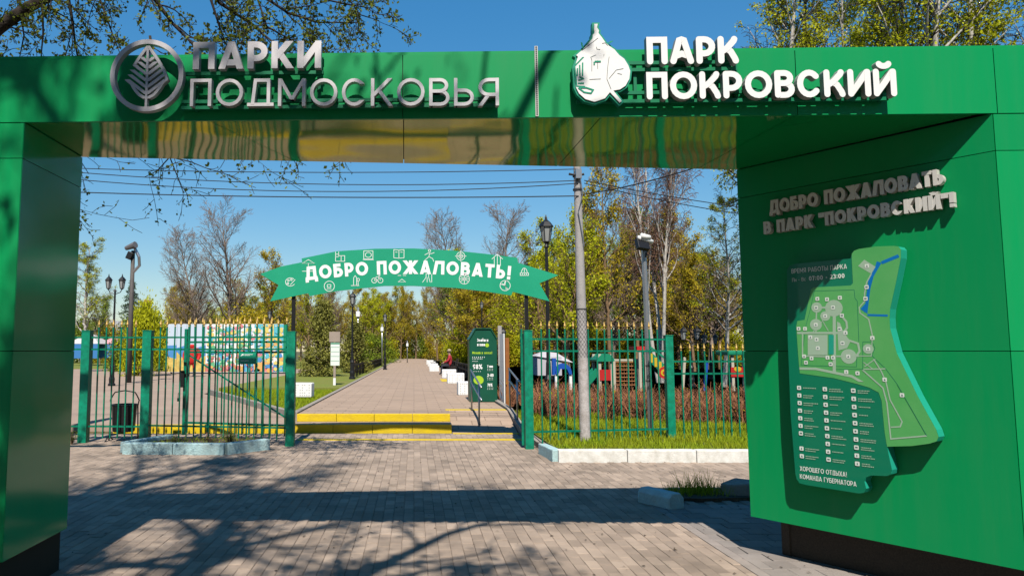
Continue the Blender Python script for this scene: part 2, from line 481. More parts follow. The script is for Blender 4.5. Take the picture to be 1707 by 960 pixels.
def glyph(ch, w, rnd=False):
    t = w / 2; T = 1 - t; b = t
    S = []; C = []
    W = 0.72
    low = ch.lower() == ch and ch.upper() != ch
    if low and ch not in 'аеё':
        g = glyph(ch.upper(), w / 0.74, rnd)
        return g[0] * 0.78, [[(x * 0.78, y * 0.74) for x, y in s] for s in g[1]], [[(x * 0.78, y * 0.74) for x, y in s] for s in g[2]]
    l = t; r = W - t
    if ch == 'П': S = [[(l, 0), (l, T), (r, T), (r, 0)]]
    elif ch == 'Н': S = [[(l, 0), (l, 1)], [(r, 0), (r, 1)], [(l, .5), (r, .5)]]
    elif ch == 'А':
        W = 0.82
        if rnd: S = [[(t, 0), (W * .26, .45), (W * .40, .86), (W / 2, T), (W * .60, .86), (W * .74, .45), (W - t, 0)], [(W * .24, .30), (W * .5, .38), (W * .76, .30)]]
        else: S = [[(t * 1.05, 0), (W / 2 - .0, 1)], [(W - t * 1.05, 0), (W / 2 + .0, 1)], [(W * .2, .24), (W * .8, .24)]]
    elif ch == 'Р': W = .66; r = W - t; S = [[(l, 0), (l, 1)], bowl(l, r, .38, T)]
    elif ch == 'К':
        W = .72; r = W - t
        if rnd: S = [[(l, 0), (l, 1)], [(l, .42), (W * .45, .56), (r - .06, .82), (r - .03, 1)], [(W * .42, .55), (W * .62, .45), (r - .03, .2), (r, 0)]]
        else: S = [[(l, 0), (l, 1)], [(l, .36), (r - .03, 1)], [(W * .38, .56), (r, 0)]]
    elif ch in 'ИЙ':
        W = .78; r = W - t
        S = [[(l, 0), (l, 1)], [(r, 0), (r, 1)], [(l, .06), (r, .94)] if not rnd else [(l, .1), (W * .5, .5), (r - .02, .95)]]
        if ch == 'Й': S.append(ell(W / 2, 1.22, .17, .12, 200, 340, 8))
    elif ch == 'О': W = .92; C = [ell(W / 2, .5, W / 2 - t, .5 - t)]
    elif ch == '0': W = .66; C = [ell(W / 2, .5, W / 2 - t, .5 - t)]
    elif ch == 'С': W = .82; S = [ell(W / 2, .5, W / 2 - t, .5 - t, 42, 318, 18)]
    elif ch == 'Д':
        W = .88
        S = [[(W * .2, b), (W * .3, T), (W * .8, T), (W * .8, b)], [(0, b), (W, b)]]
        if w > .15: S += [[(t * .8, -.16), (t * .8, b)], [(W - t * .8, -.16), (W - t * .8, b)]]
    elif ch == 'Л': W = .84; r = W - t; S = [[(t * .9, 0), (t * .9 + .16, T), (r, T), (r, 0)]]
    elif ch == 'М': W = .92; r = W - t; S = [[(l, 0), (l, 1)], [(r, 0), (r, 1)], [(l, 1), (W / 2, .24)], [(r, 1), (W / 2, .24)]]
    elif ch == 'В': W = .68; r = W - t; S = [[(l, 0), (l, 1)], bowl(l, r - .04, .53, T), bowl(l, r, b, .53)]
    elif ch == 'Б': W = .68; r = W - t; S = [[(l, 0), (l, 1)], [(l, T), (r - .02, T)], bowl(l, r, b, .58)]
    elif ch == 'Ь': W = .66; r = W - t; S = [[(l, 0), (l, 1)], bowl(l, r, b, .56)]
    elif ch == 'Ы': W = .92; r = W - t; S = [[(l, 0), (l, 1)], bowl(l, .6 - t, b, .56), [(r, 0), (r, 1)]]
    elif ch == 'Я': W = .68; r = W - t; S = [[(r, 0), (r, 1)], bowl(r, l, .40, T, -1), [(W * .52, .42), (l, 0)]]
    elif ch == 'Т': W = .68; S = [[(0, T), (W, T)], [(W / 2, 0), (W / 2, T)]]
    elif ch == 'Г': W = .56; S = [[(l, 0), (l, T), (W, T)]]
    elif ch in 'ЕЁ': W = .58; S = [[(W, T), (l, T), (l, b), (W, b)], [(l, .5), (W * .92, .5)]]
    elif ch == 'Ж':
        W = 1.1; c = W / 2
        S = [[(c, 0), (c, 1)], [(c, .46), (W - t, 1)], [(c, .54), (W - t, 0)], [(c, .46), (t, 1)], [(c, .54), (t, 0)]]
    elif ch == 'Х': W = .74; S = [[(t, 0), (W - t, 1)], [(t, 1), (W - t, 0)]]
    elif ch == 'Ш': W = 1.0; r = W - t; S = [[(l, 1), (l, b), (r, b), (r, 1)], [(W / 2, b), (W / 2, 1)]]
    elif ch == 'У': W = .72; S = [[(W - t, 1), (W * .34, 0)], [(t, 1), (W * .5, .4)]]
    elif ch == 'З': W = .6; r = W - t; S = [[(.02, T - .02)] + bowl(.15, r - .03, .53, T)[1:-1] + [(.25, .53)], [(.25, .53)] + bowl(.15, r, b, .53)[1:-1] + [(.02, b + .02)]]
    elif ch == '3': return glyph('З', w)
    elif ch == '2': W = .6; r = W - t; S = [ell(W / 2, .68, W / 2 - t, .32 - t, 165, -25, 10) + [(t, b), (W, b)]]
    elif ch == '4': W = .66; S = [[(W * .72, 0), (W * .72, 1)], [(W * .62, 1), (t, .28), (W, .28)]]
    elif ch == '7': W = .58; S = [[(0, T), (W - t, T), (W * .35, 0)]]
    elif ch == '8': W = .62; C = [ell(W / 2, .74, W / 2 - t - .03, .26 - t), ell(W / 2, .27, W / 2 - t, .27 - t)]
    elif ch == '9': W = .62; C = [ell(W / 2, .68, W / 2 - t, .32 - t)]; S = [[(W - t, .66), (W - t - .04, .35), (W * .35, 0)]]
    elif ch == '%': W = .9; C = [ell(.2, .78, .2 - t, .22 - t * .8), ell(W - .2, .22, .2 - t, .22 - t * .8)]; S = [[(.18, 0), (W - .18, 1)]]
    elif ch == '!': W = max(.24, w * 1.2); S = [[(W / 2, .3), (W / 2, 1)], [(W / 2, 0), (W / 2, w * .95)]]
    elif ch == '"': W = .4; S = [[(.1, .66), (.1, 1)], [(.3, .66), (.3, 1)]]
    elif ch == ':': W = .24; S = [[(W / 2, .1), (W / 2, .1 + w)], [(W / 2, .6), (W / 2, .6 + w)]]
    elif ch in '-–': W = .42; S = [[(.04, .42), (W - .04, .42)]]
    elif ch == 'а': W = .56; C = [ell(W / 2 - .02, .37, W / 2 - t, .37 - t)]; S = [[(W - t, 0), (W - t, .74)]]
    elif ch in 'её':
        W = .58; S = [ell(W / 2, .37, W / 2 - t, .37 - t, 0, 310, 14), [(t, .37), (W - t, .37)]]
        if ch == 'ё': S += [[(.18, .84), (.18, .84 + w)], [(.42, .84), (.42, .84 + w)]]
    elif ch == ' ': W = .36
    if rnd:
        S = [[(x, min(max(y, t), T) if y <= 1 else y) for x, y in s] for s in S]
    return W, S, C

def layout(s, h, width, w, gap=.14, rnd=False):
    """letters of a line as (x, width, open strokes, closed strokes), fitted to a width"""
    gs = [glyph(c, w, rnd) for c in s]
    nat = sum(g[0] for g in gs) + gap * (len(gs) - 1)
    k = width / (nat * h) if width else 1.0
    out = []; x = 0
    for c, g in zip(s, gs):
        sx = h * k
        out.append((c, x, g[0] * sx, [[(p[0] * sx, p[1] * h) for p in q] for q in g[1]], [[(p[0] * sx, p[1] * h) for p in q] for q in g[2]]))
        x += (g[0] + gap) * sx
    return out

def put_letter(mb, F, L, w, x0, y0, c0, c1, cap='butt', mat=0, side=None, step=0.0012):
    _, x, W, S, C = L
    for i, q in enumerate(S):
        stroke(mb, F, [(x0 + x + a, y0 + b) for a, b in q], w, c0, c1 - i * step, False, cap, mat, side)
    for i, q in enumerate(C):
        stroke(mb, F, [(x0 + x + a, y0 + b) for a, b in q], w, c0, c1 - i * step, True, cap, mat, side)

def flat_text(mb, F, s, x, y, h, width, w, c, mat=0, gap=.16):
    for i, L in enumerate(layout(s, h, width, w, gap)):
        put_letter(mb, F, L, w * h, x, y, c - .001, c, mat=mat, step=0.0002)

# ------------------------------------------------------------------ ground, paving, path, steps
def sheet(poly, z, mats, name, thick=0.1):
    mb = MB()
    F = Frame((0, 0, z), (1, 0, 0), (0, 1, 0), (0, 0, 1))
    mb.prism(poly, F, -thick, 0)
    return struct(name, mb, mats)

g = MB()
ys = [-900, 13.9, 14.9, 1600]; zs = [-0.07, -0.07, 0.10, 0.10]
for i in range(3):
    g.add([(-1500, ys[i], zs[i]), (1500, ys[i], zs[i]), (1500, ys[i + 1], zs[i + 1]), (-1500, ys[i + 1], zs[i + 1])], [(0, 1, 2, 3)])
struct('ground', g, M_earth)

paving = sheet([(-14, -14), (14, -14), (14, 14.1), (-14, 14.1)], -0.012, M_sand, 'paving')

def paver_geo(w, l):
    a, b = w / 2, l / 2; e = 0.004
    v = [(-a, -b, -.03), (a, -b, -.03), (a, b, -.03), (-a, b, -.03),
         (-a, -b, -.003), (a, -b, -.003), (a, b, -.003), (-a, b, -.003),
         (-a + e, -b + e, 0), (a - e, -b + e, 0), (a - e, b - e, 0), (-a + e, b - e, 0)]
    f = []
    for k in range(4):
        j = (k + 1) % 4
        f += [(k, j, 4 + j, 4 + k), (4 + k, 4 + j, 8 + j, 8 + k)]
    f.append((8, 9, 10, 11))
    return v, f

PL_BED = [(-4.55, 11.30), (-2.94, 11.22), (-2.40, 11.80), (-2.55, 12.5), (-4.75, 12.6)]
def in_poly(x, y, P):
    c = False
    for i in range(len(P)):
        (x1, y1), (x2, y2) = P[i - 1], P[i]
        if (y1 > y) != (y2 > y) and x < (x2 - x1) * (y - y1) / (y2 - y1) + x1: c = not c
    return c

spots = []      # x, y, kind
rp = random.Random(3)
for i in range(-78, 52):
    x = i * 0.1 + 0.05
    for j in range(0, 49):
        y = 4.4 + j * 0.2 + (0.1 if i % 2 else 0)
        if x > 2.45 and y < 7.62: continue
        if x > 2.03 and y > 10.42: continue
        if 2.62 < x < 3.75 and 7.75 < y < 8.35: continue
        if in_poly(x, y, PL_BED): continue
        if y > 13.95: continue
        spots.append((x, y, 0))
for j in range(0, 16):
    for i in range(0, 13):
        x = 2.66 + i * 0.2 + (0.1 if j % 2 else 0); y = 4.5 + j * 0.2
        if y < 7.55: spots.append((x, y, 1))
        if y < 7.55 and j % 2 and i == 0: spots.append((2.608, y, 2))
def vis(x, y):
    p = 690 + 1181 * x / y
    if not 60 < p < 1500: return False
    if x < -2.55 and y < 5.4: return False
    if x > 2.75 and y < 5.95: return False
    return y > 5.0
near = sorted([s for s in spots if vis(s[0], s[1])], key=lambda s: s[0] ** 2 * 0.2 + s[1] ** 2)[:300]
nearset = set(near)
geo = {0: paver_geo(0.0975, 0.1975), 1: paver_geo(0.1955, 0.1955), 2: paver_geo(0.0955, 0.1955)}
pm = {}
for k in (0, 1, 2):
    me = bpy.data.meshes.new('paver'); me.from_pydata(geo[k][0], [], geo[k][1]); me.materials.append(M_paver if k == 0 else M_paver2); pm[k] = me
for (x, y, k) in near:
    o = bpy.data.objects.new('paver', pm[k]); COL.objects.link(o); o.parent = paving
    o.location = (x, y, rp.uniform(-.0035, .001)); o.rotation_euler = (rp.gauss(0, .006), rp.gauss(0, .008), rp.gauss(0, .008))
for k, nm in ((0, 'laid_pavers'), (1, 'laid_grey_pavers'), (2, 'laid_half_pavers')):
    rest = MB(); v, f = geo[k]
    for s in spots:
        if s[2] == k and s not in nearset:
            z = rp.uniform(-.0035, .001); tx, ty, tz = rp.gauss(0, .006), rp.gauss(0, .008), rp.gauss(0, .008)
            rest.add([(s[0] + a - tz * b, s[1] + b + tz * a, z + c + a * ty + b * tx) for a, b, c in v], f)
    if rest.v: tag(rest.build(nm, M_paver if k == 0 else M_paver2, paving), kind='stuff')
for j in range(8):                    # flush kerb stones beside the grey paving
    mb = MB(); mb.box((2.505, 4.6 + j * 0.4, -.03), (0.085, 0.393, 0.07))
    mb.build('edging_stone', M_flush, paving, bevel=0.004)

def slab_material(name, col, bw, bh, var):
    m = mat(name, col, 0.85, var=0.10, scale=1.5, bump=0.0)
    n = m.node_tree.nodes; l = m.node_tree.links; p = n['Principled BSDF']
    src = p.inputs['Base Color'].links[0].from_socket
    geo = n.new('ShaderNodeNewGeometry')
    bt = n.new('ShaderNodeTexBrick')
    bt.inputs['Scale'].default_value = 1.0; bt.inputs['Brick Width'].default_value = bw; bt.inputs['Row Height'].default_value = bh
    bt.inputs['Mortar Size'].default_value = 0.012; bt.inputs['Mortar Smooth'].default_value = 0.2
    bt.inputs['Color1'].default_value = (1 + var, 1 + var, 1 + var, 1); bt.inputs['Color2'].default_value = (1 - var, 1 - var, 1 - var, 1)
    bt.inputs['Mortar'].default_value = (0.62, 0.6, 0.58, 1)
    l.new(geo.outputs['Position'], bt.inputs['Vector'])
    mx = n.new('ShaderNodeMix'); mx.data_type = 'RGBA'; mx.blend_type = 'MULTIPLY'; mx.inputs[0].default_value = 1
    l.new(src, mx.inputs[6]); l.new(bt.outputs['Color'], mx.inputs[7]); l.new(mx.outputs[2], p.inputs['Base Color'])
    return m
M_slab = slab_material('path_slabs', (0.45, 0.33, 0.245), 0.6, 0.3, 0.07)

sheet([(-2.42, 14.92), (0.75, 14.92), (0.75, 15.78), (2.05, 15.78), (2.05, 120), (-2.42, 120)], 0.30, M_slab, 'park_path', 0.3)
sheet([(-2.42, 14.25), (0.75, 14.25), (0.75, 14.80), (-2.42, 14.80)], 0.152, M_slab, 'step_tread', 0.15)
sheet([(-45, 14.31), (-2.43, 14.31), (-2.43, 15.6), (-7.2, 24.5), (-7.2, 58), (-45, 58)], 0.145, M_asphalt, 'plaza', 0.14)
mb = MB()
mb.add([(0.76, 14.1, -.02), (2.05, 14.1, -.02), (2.05, 15.78, 0.302), (0.76, 15.78, 0.302), (0.76, 14.1, -.2), (2.05, 14.1, -.2), (2.05, 15.78, -.2), (0.76, 15.78, -.2)],
       [(0, 1, 2, 3), (0, 4, 5, 1), (0, 3, 7, 4), (1, 5, 6, 2)])
ramp = struct('ramp', mb, M_slab)
st = thing('entrance_steps', 'two low steps with yellow painted kerb stones leading up to the path', 'steps', (-0.85, 14.2, 0))
for y, z0, z1, x0 in ((14.2, -0.05, 0.156, -2.42), (14.81, 0.15, 0.306, -2.42)):
    xs = [x0, -1.60, -0.82, -0.03, 0.75]
    for a, b in zip(xs, xs[1:]):
        mb = MB(); mb.b2((a + .003, y, z0), (b - .003, y + (0.04 if z0 < 0 else 0.11), z1))
        mb.build('kerb_stone', M_yellow, st, bevel=0.01)
yk = thing('yellow_kerb', 'low yellow painted kerb running behind the open gate leaf', 'kerb', (-4.3, 14.2, 0))
for k in range(4):
    mb = MB(); mb.b2((-5.95 + k * 0.88, 14.2, -0.05), (-5.95 + k * 0.88 + 0.875, 14.3, 0.15)); mb.build('kerb_stone', M_yellow, yk, bevel=0.01)
mb = MB(); mb.b2((-2.1, 12.95, -.004), (1.95, 13.14, 0.006)); struct('yellow_stripe', mb, M_yellow)
mb = MB(); mb.b2((0.76, 13.93, -.004), (2.04, 14.06, 0.007)); struct('ramp_foot_stripe', mb, M_yellow)
mb = MB(); mb.b2((0.70, 15.8, 0.29), (2.04, 16.05, 0.306)); struct('ramp_head_stripe', mb, M_yellow)

sheet([(-2.58, 15.75), (-2.58, 24.6), (-6.9, 24.6)], 0.25, M_lawn, 'left_lawn', 0.2)
sheet([(-2.58, 26.0), (-2.58, 118), (-7.1, 118), (-7.1, 26.0)], 0.27, M_lawn, 'verge', 0.2)
sheet([(-60, 58.2), (-7.2, 58.2), (-7.2, 118), (-60, 118)], 0.2, M_lawn, 'far_lawn', 0.2)
sheet([(2.20, 10.62), (14, 10.62), (14, 14.0), (30, 14.4), (60, 24), (60, 110), (2.2, 110)], 0.10, M_lawn, 'right_lawn', 0.15)
k1 = thing('path_kerb', 'thin beige kerb edging the left side of the path', 'kerb', (-2.5, 15, 0.2))
for i in range(12):
    mb = MB(); mb.b2((-2.55, 14.95 + i * 1.0, 0.1), (-2.43, 14.95 + i * 1.0 + .985, 0.33)); mb.build('kerb_stone', M_kerb, k1, bevel=.008)
mb = MB(); mb.b2((-2.55, 26.95, .1), (-2.43, 110, .33)); tag(mb.build('far_kerb', M_kerb, k1), kind='stuff')
k2 = thing('lawn_kerb', 'grey kerb slanting between the left lawn wedge and the plaza', 'kerb', (-4.8, 20, .1))
d = Vector((-4.32, 8.85, 0)); 
for i in range(9):
    a = Vector((-2.66, 15.7, .18)) + d * (i / 9); b = Vector((-2.66, 15.7, .18)) + d * ((i + .985) / 9)
    mb = MB(); mb.bar(a, b, .12, .22); mb.build('kerb_stone', M_kerb, k2, bevel=.008)
k3 = thing('ramp_kerb', 'beige kerb along the right edge of ramp and path', 'kerb', (2.1, 14, 0))
for i in range(11):
    z = 0.06 if i == 0 else (0.14 if i == 1 else 0.33)
    y0 = 11.5 + i * 1.1
    z0, z1 = [(0.08 + max(0, min(1, (y - 13.8) / 2.2)) * 0.27) for y in (y0, y0 + 1.08)]
    mb = MB(); mb.add([(2.07, y0, -.1), (2.19, y0, -.1), (2.19, y0 + 1.08, -.1), (2.07, y0 + 1.08, -.1), (2.07, y0, z0), (2.19, y0, z0), (2.19, y0 + 1.08, z1), (2.07, y0 + 1.08, z1)],
                      [(3, 2, 1, 0), (4, 5, 6, 7), (0, 1, 5, 4), (1, 2, 6, 5), (2, 3, 7, 6), (3, 0, 4, 7)])
    mb.build('kerb_stone', M_kerb, k3, bevel=.008)
# white kerb in front of the right lawn
wk = thing('white_kerb', 'long white painted kerb in front of the right fence', 'kerb', (3.5, 10.5, 0))
for i in range(4):
    mb = MB(); mb.b2((2.10 + i * 1.0, 10.45 - i * .01, -.03), (2.10 + i * 1.0 + .995, 10.61 - i * .01, 0.17)); mb.build('kerb_stone', M_kerbwhite, wk, bevel=.015)
mb = MB(); mb.bar((2.09, 10.52, .07), (2.02, 11.3, .06), .14, .19); mb.build('kerb_stone', M_kerbblue, wk, bevel=.015)['label'] = 'bluish end stone turning the corner'

# planter bed by the open gate
bed = thing('planter_bed', 'low flower bed edged with pale blue painted kerb stones', 'flower bed', (-3.5, 11.8, 0))
bp = [(-4.55, 11.30), (-3.75, 11.26), (-2.94, 11.22), (-2.40, 11.80)]
for a, b in zip(bp, bp[1:]):
    A, B = Vector((*a, .075)), Vector((*b, .075)); dd = (B - A).normalized() * .004
    mb = MB(); mb.bar(A + dd, B - dd, .15, .19); mb.build('kerb_stone', M_kerbblue, bed, bevel=.015)
mb = MB(); mb.bar((-4.60, 11.4, .075), (-4.2, 12.4, .075), .14, .19); mb.build('kerb_stone', M_kerbblue, bed, bevel=.015)
mb = MB(); mb.prism([(-4.5, 11.36), (-2.98, 11.28), (-2.5, 11.85), (-2.6, 12.4), (-4.2, 12.4)], Frame((0, 0, 0), (1, 0, 0), (0, 1, 0), (0, 0, 1)), -.02, .11); mb.build('soil', M_soil, bed)

def blades(name, area, n, h, mats, z, seed, w=.006, label=None, cat=None, parent=None):
    """grass blades inside a polygon"""
    r = np.random.RandomState(seed)
    P = np.array(area); lo = P.min(0); hi = P.max(0)
    pts = r.rand(n * 3, 2) * (hi - lo) + lo
    pts = np.array([p for p in pts if in_poly(p[0], p[1], area)][:n])
    n = len(pts)
    a = r.rand(n) * 6.283; hh = h * (.4 + .9 * r.rand(n)); lean = hh * (.2 + .5 * r.rand(n)); b = r.rand(n) * 6.283
    ww = w * (0.7 + .7 * r.rand(n))
    base = np.column_stack([pts, np.full(n, z)])
    dv = np.column_stack([np.cos(a) * ww, np.sin(a) * ww, np.zeros(n)])
    tip = base + np.column_stack([np.cos(b) * lean, np.sin(b) * lean, hh])
    V = np.empty((n * 3, 3)); V[0::3] = base - dv; V[1::3] = base + dv; V[2::3] = tip
    me = bpy.data.meshes.new(name)
    me.from_pydata(V.tolist(), [], np.arange(n * 3).reshape(-1, 3).tolist())
    me.materials.append(mats)
    o = bpy.data.objects.new(name, me); COL.objects.link(o)
    if parent is not None:
        o.parent = parent; o.location = -wl(parent)
    return tag(o, label, cat, kind='stuff')
blades('grass', [(2.2, 10.64), (9, 10.64), (11, 16), (2.22, 17.5)], 42000, .10, M_grass, .10, 5, label='bright green lawn grass behind the white kerb', cat='grass', w=.008)
blades('grass', [(-2.6, 15.9), (-2.6, 24.5), (-6.7, 24.5)], 14000, .07, M_grass, .25, 6, label='green grass on the wedge of lawn left of the path', cat='grass', w=.009)
blades('weeds', [(-4.4, 11.4), (-3.0, 11.3), (-2.6, 11.9), (-2.7, 12.35), (-4.15, 12.35)], 500, .05, M_grass, .11, 7, parent=bed)

def litter(name, label, n, box, seed, size, mats):
    r = np.random.RandomState(seed); V = []; Fc = []
    for i in range(n):
        x, y = r.uniform(box[0], box[1]), r.uniform(box[2], box[3]); a = r.rand() * 6.28; s = size * r.uniform(.4, 1.4); k = r.uniform(.12, .6)
        ca, sa = math.cos(a) * s, math.sin(a) * s; z = .004
        V += [(x - ca, y - sa, z), (x + sa * k, y - ca * k, z + .008), (x + ca, y + sa, z + .002), (x - sa * k, y + ca * k, z + .006)]; Fc.append((4 * i, 4 * i + 1, 4 * i + 2, 4 * i + 3))
    me = bpy.data.meshes.new(name); me.from_pydata(V, [], Fc); me.materials.append(mats)
    o = bpy.data.objects.new(name, me); COL.objects.link(o); return tag(o, label, 'litter', kind='stuff')
litter('fallen_bud_scales', 'scattered bud scales and twig bits on the paving', 420, (-4, 4, 4.8, 11), 33, .016, M_soil)
litter('pale_specks', 'pale grit specks scattered on the paving', 160, (-3, 3, 5, 9), 34, .008, M_kerb)

# ------------------------------------------------------------------ the entrance arch
LF = Vector((-2.562, 4.541, 0)); LR = Vector((-2.575, 5.395, 0)); RF = Vector((3.660, 4.364, 0)); RR = Vector((2.680, 5.779, 0))
ZB, ZT, ZP = 3.10, 3.525, 0.29
u = (RF - LF).normalized(); LEN = (RF - LF).length
FF = Frame(LF, u, (0, 0, 1), (u.y, -u.x, 0))
wu = (RF - RR).normalized(); WLEN = (RF - RR).length
WF = Frame(RR, wu, (0, 0, 1), (wu.y, -wu.x, 0))
lu = (LR - LF).normalized(); LLEN = (LR - LF).length
LFm = Frame(LF, lu, (0, 0, 1), (lu.y, -lu.x, 0))
arch = thing('entrance_arch', 'glossy green panelled entrance arch with wide splayed right pillar spanning the paving', 'gateway', (0.5, 5, 0))
G_ = 0.0025
TH = 0.02
def panel(F, a0, b0, a1, b1, m=M_panel, name='panel', th=TH):
    mb = MB(); mb.prism([(a0 + G_, b0 + G_), (a1 - G_, b0 + G_), (a1 - G_, b1 - G_), (a0 + G_, b1 - G_)], F, -th, 0)
    return mb.build(name, m, arch)
for a, b in ((-1.40, 2.49), (2.49, 5.01), (5.01, LEN + .03), (LEN + .03, LEN + 1.3)):
    panel(FF, a, ZB - .006, b, ZT)
for a, b in ((-1.40, 0), (LEN, LEN + 1.3)):
    for z0, z1 in ((ZP, 1.6), (1.6, 2.855), (2.855, ZB - .008)): panel(FF, a, z0, b, z1)
for z0, z1 in ((ZP, 1.6), (1.6, 2.855), (2.855, ZB - .004)):
    panel(LFm, .002, z0, LLEN, z1, M_leftwall); panel(WF, 0, z0, WLEN - .002, z1)
SF = Frame((0, 0, 0), (1, 0, 0), (0, 1, 0), (0, 0, 1))
sx = [(-2.585, -2.585), (-1.34, -0.941), (-.067, -.082), (1.206, 1.173), (2.441, 2.344), (3.60, 2.70)]
def lerp_y(A, B, x): return A.y + (B.y - A.y) * (x - A.x) / (B.x - A.x)
for (f0, r0), (f1, r1) in zip(sx, sx[1:]):
    e = .003
    poly = [(f0 + e, lerp_y(LF, RF, f0) + .022), (f1 - e, lerp_y(LF, RF, f1) + .022), (r1 - e, lerp_y(LR, RR, r1)), (r0 + e, lerp_y(LR, RR, r0))]
    mb = MB(); mb.prism(poly, SF, ZB, ZB + .02); mb.build('soffit_panel', M_soffit, arch)
# rear cladding, top and inner core
RO = Vector((4.93, 5.84, 0)); LO = Vector((-3.96, 5.33, 0))
for A, B, z0, z1 in ((RR, LR, ZB + .03, ZT), (RO, RR, ZP, ZT), (LR, LO, ZP, ZT)):
    q = (B - A).normalized(); panel(Frame(A, q, (0, 0, 1), (q.y, -q.x, 0)), .01, z0, (B - A).length - .01, z1)
def core(P, z0, z1, m=M_core, name='core'):
    mb = MB(); mb.prism(P, SF, z0, z1); return mb.build(name, m, arch)
core([(-3.93, 4.62), (-2.60, 4.575), (-2.61, 5.37), (-3.93, 5.30)], .0, ZT - .02)
core([(3.71, 4.40), (4.90, 4.37), (4.90, 5.82), (2.74, 5.755)], .34, ZT - .02)
core([(-2.5, 4.575), (3.6, 4.40), (2.72, 5.75), (-2.55, 5.36)], ZB + .024, ZT - .02)
core([(-3.97, 4.585), (4.94, 4.345), (4.94, 5.83), (2.68, 5.765), (-3.97, 5.325)], ZT + .001, ZT + .02, M_panel, 'coping')
core([(3.85, 4.55), (4.8, 4.55), (4.8, 5.7), (2.95, 5.72), (2.92, 5.78)], -.02, .33, M_plinth, 'plinth')
core([(-3.8, 4.7), (-2.72, 4.66), (-2.70, 5.25), (-3.8, 5.2)], -.02, .28, M_plinth, 'plinth')
mb = MB(); mb.prism([(3.345, ZB), (3.365, ZB), (3.365, ZT + .04), (3.345, ZT + .04)], FF, .002, .014)
led = mb.build('light_strip', M_led, arch); led['label'] = 'thin whitish light strip up the beam'
mb = MB()
for i in range(34): mb.box(FF(3.355, ZB + .012 + i * .0135, .0155), (.010, .004, .005))
mb.build('diode_row', M_core, led)

# left sign
sg = thing('lettering_sign', 'silver raised letters ПАРКИ ПОДМОСКОВЬЯ with round leaf emblem on the beam', 'sign', FF(1.0, 3.2, .05))
C0, C1 = .055, .098
for z in (3.392, 3.205, 3.165):
    mb = MB(); mb.prism([(1.06, z - .011), (3.10 if z < 3.3 else 1.98, z - .011), (3.10 if z < 3.3 else 1.98, z + .011), (1.06, z + .011)], FF, .03, .052); mb.build('rail', M_railgreen, sg)
for s in (1.15, 1.55, 1.95, 2.35, 2.75, 3.05):
    mb = MB(); mb.prism([(s - .01, 3.15), (s + .01, 3.15), (s + .01, 3.40 if s < 2 else 3.21), (s - .01, 3.40 if s < 2 else 3.21)], FF, .003, .029); mb.build('bracket', M_railgreen, sg)
def letters(parent, F, s, x, z, h, width, w, c0, c1, m, cap='butt', gap=.14, rnd=False, slope=0.0, side=None, onlyrow=None):
    for i, L in enumerate(layout(s, h, width, w, gap, rnd)):
        if s[i] == ' ': continue
        mb = MB(); put_letter(mb, F, L, w * h, x, z + slope * L[1], c0, c1, cap, 0, 1)
        mb.build('letter', [m, side or m], parent)
letters(sg, FF, 'ПАРКИ', 1.140, 3.402, .180, .834, .225, C0, C1, M_silver, gap=.10)
letters(sg, FF, 'ПОДМОСКОВЬЯ', 1.130, 3.158, .180, 1.975, .120, C0, C1, M_silver, gap=.14, slope=-.008)
mb = MB(); rc = (.845, 3.366)
stroke(mb, FF, ell(rc[0], rc[1], .224, .224, n=48), .030, C0, C1, True)
ring = mb.build('emblem_ring', M_silver, sg)
mb = MB()
E0, E1 = C0 + .004, C1 - .004
lx = rc[0]; zt, zb = 3.565, 3.213
def drop(k):            # half width of the leaf at fraction k of its height from the bottom
    return .137 * (math.sin(math.pi * min(1, k / .66) / 2) ** .6 if k < .33 else 1 - ((k - .33) / .67) ** 1.35)
stroke(mb, FF, [(lx, 3.14), (lx, zt - .02)], .015, E0, E1)
Lw = [(lx - drop(k / 14) * .96, zb + (zt - zb) * k / 14) for k in range(0, 6)]
Rw = [(lx + drop(k / 14) * .96, zb + (zt - zb) * k / 14) for k in range(0, 15)]
stroke(mb, FF, Lw, .020, E0, E1 - .002); stroke(mb, FF, Rw, .018, E0, E1 - .003)
stroke(mb, FF, [(lx - drop(k / 14) * .96, zb + (zt - zb) * k / 14) for k in range(9, 15)], .018, E0, E1 - .004)
for i in range(6):
    zc = zb + .03 + i * .043
    for sg_ in (-1, 1):
        pts = [(lx, zc)]
        for q in range(1, 12):
            x = q * .014; z = zc + x * .78; k = (z - zb) / (zt - zb)
            if k > .98 or x > drop(k): break
            pts.append((lx + sg_ * x, z))
        if len(pts) > 2: stroke(mb, FF, [pts[0], pts[-1]], .019, E0, E1 - .001 - i * .0008 - (.0004 if sg_ > 0 else 0))
mb.build('leaf_emblem', M_silver, sg)

# right sign
sr = thing('lettering_sign', 'white rounded raised letters ПАРК ПОКРОВСКИЙ with leaf shaped house emblem on the beam', 'sign', FF(5.0, 3.2, .05))
for z, b in ((3.43, 4.62), (3.385, 4.62), (3.235, 5.55), (3.18, 5.55)):
    mb = MB(); mb.prism([(3.60, z - .011), (b, z - .011), (b, z + .011), (3.60, z + .011)], FF, .03, .052); mb.build('rail', M_railgreen, sr)
for s in (3.98, 4.3, 4.62, 4.95, 5.28, 5.52):
    zt_ = 3.44 if s < 4.7 else 3.24
    mb = MB(); mb.prism([(s - .01, 3.17), (s + .01, 3.17), (s + .01, zt_), (s - .01, zt_)], FF, .003, .029); mb.build('bracket', M_railgreen, sr)
M_side = mat('letter_side', (0.42, 0.45, 0.44), 0.5)
letters(sr, FF, 'ПАРК', 4.036, 3.397, .18, .575, .22, .055, .102, M_white, 'round', .08, True, side=M_side)
letters(sr, FF, 'ПОКРОВСКИЙ', 4.028, 3.170, .178, 1.546, .21, .055, .102, M_white, 'round', .07, True, slope=.004, side=M_side)
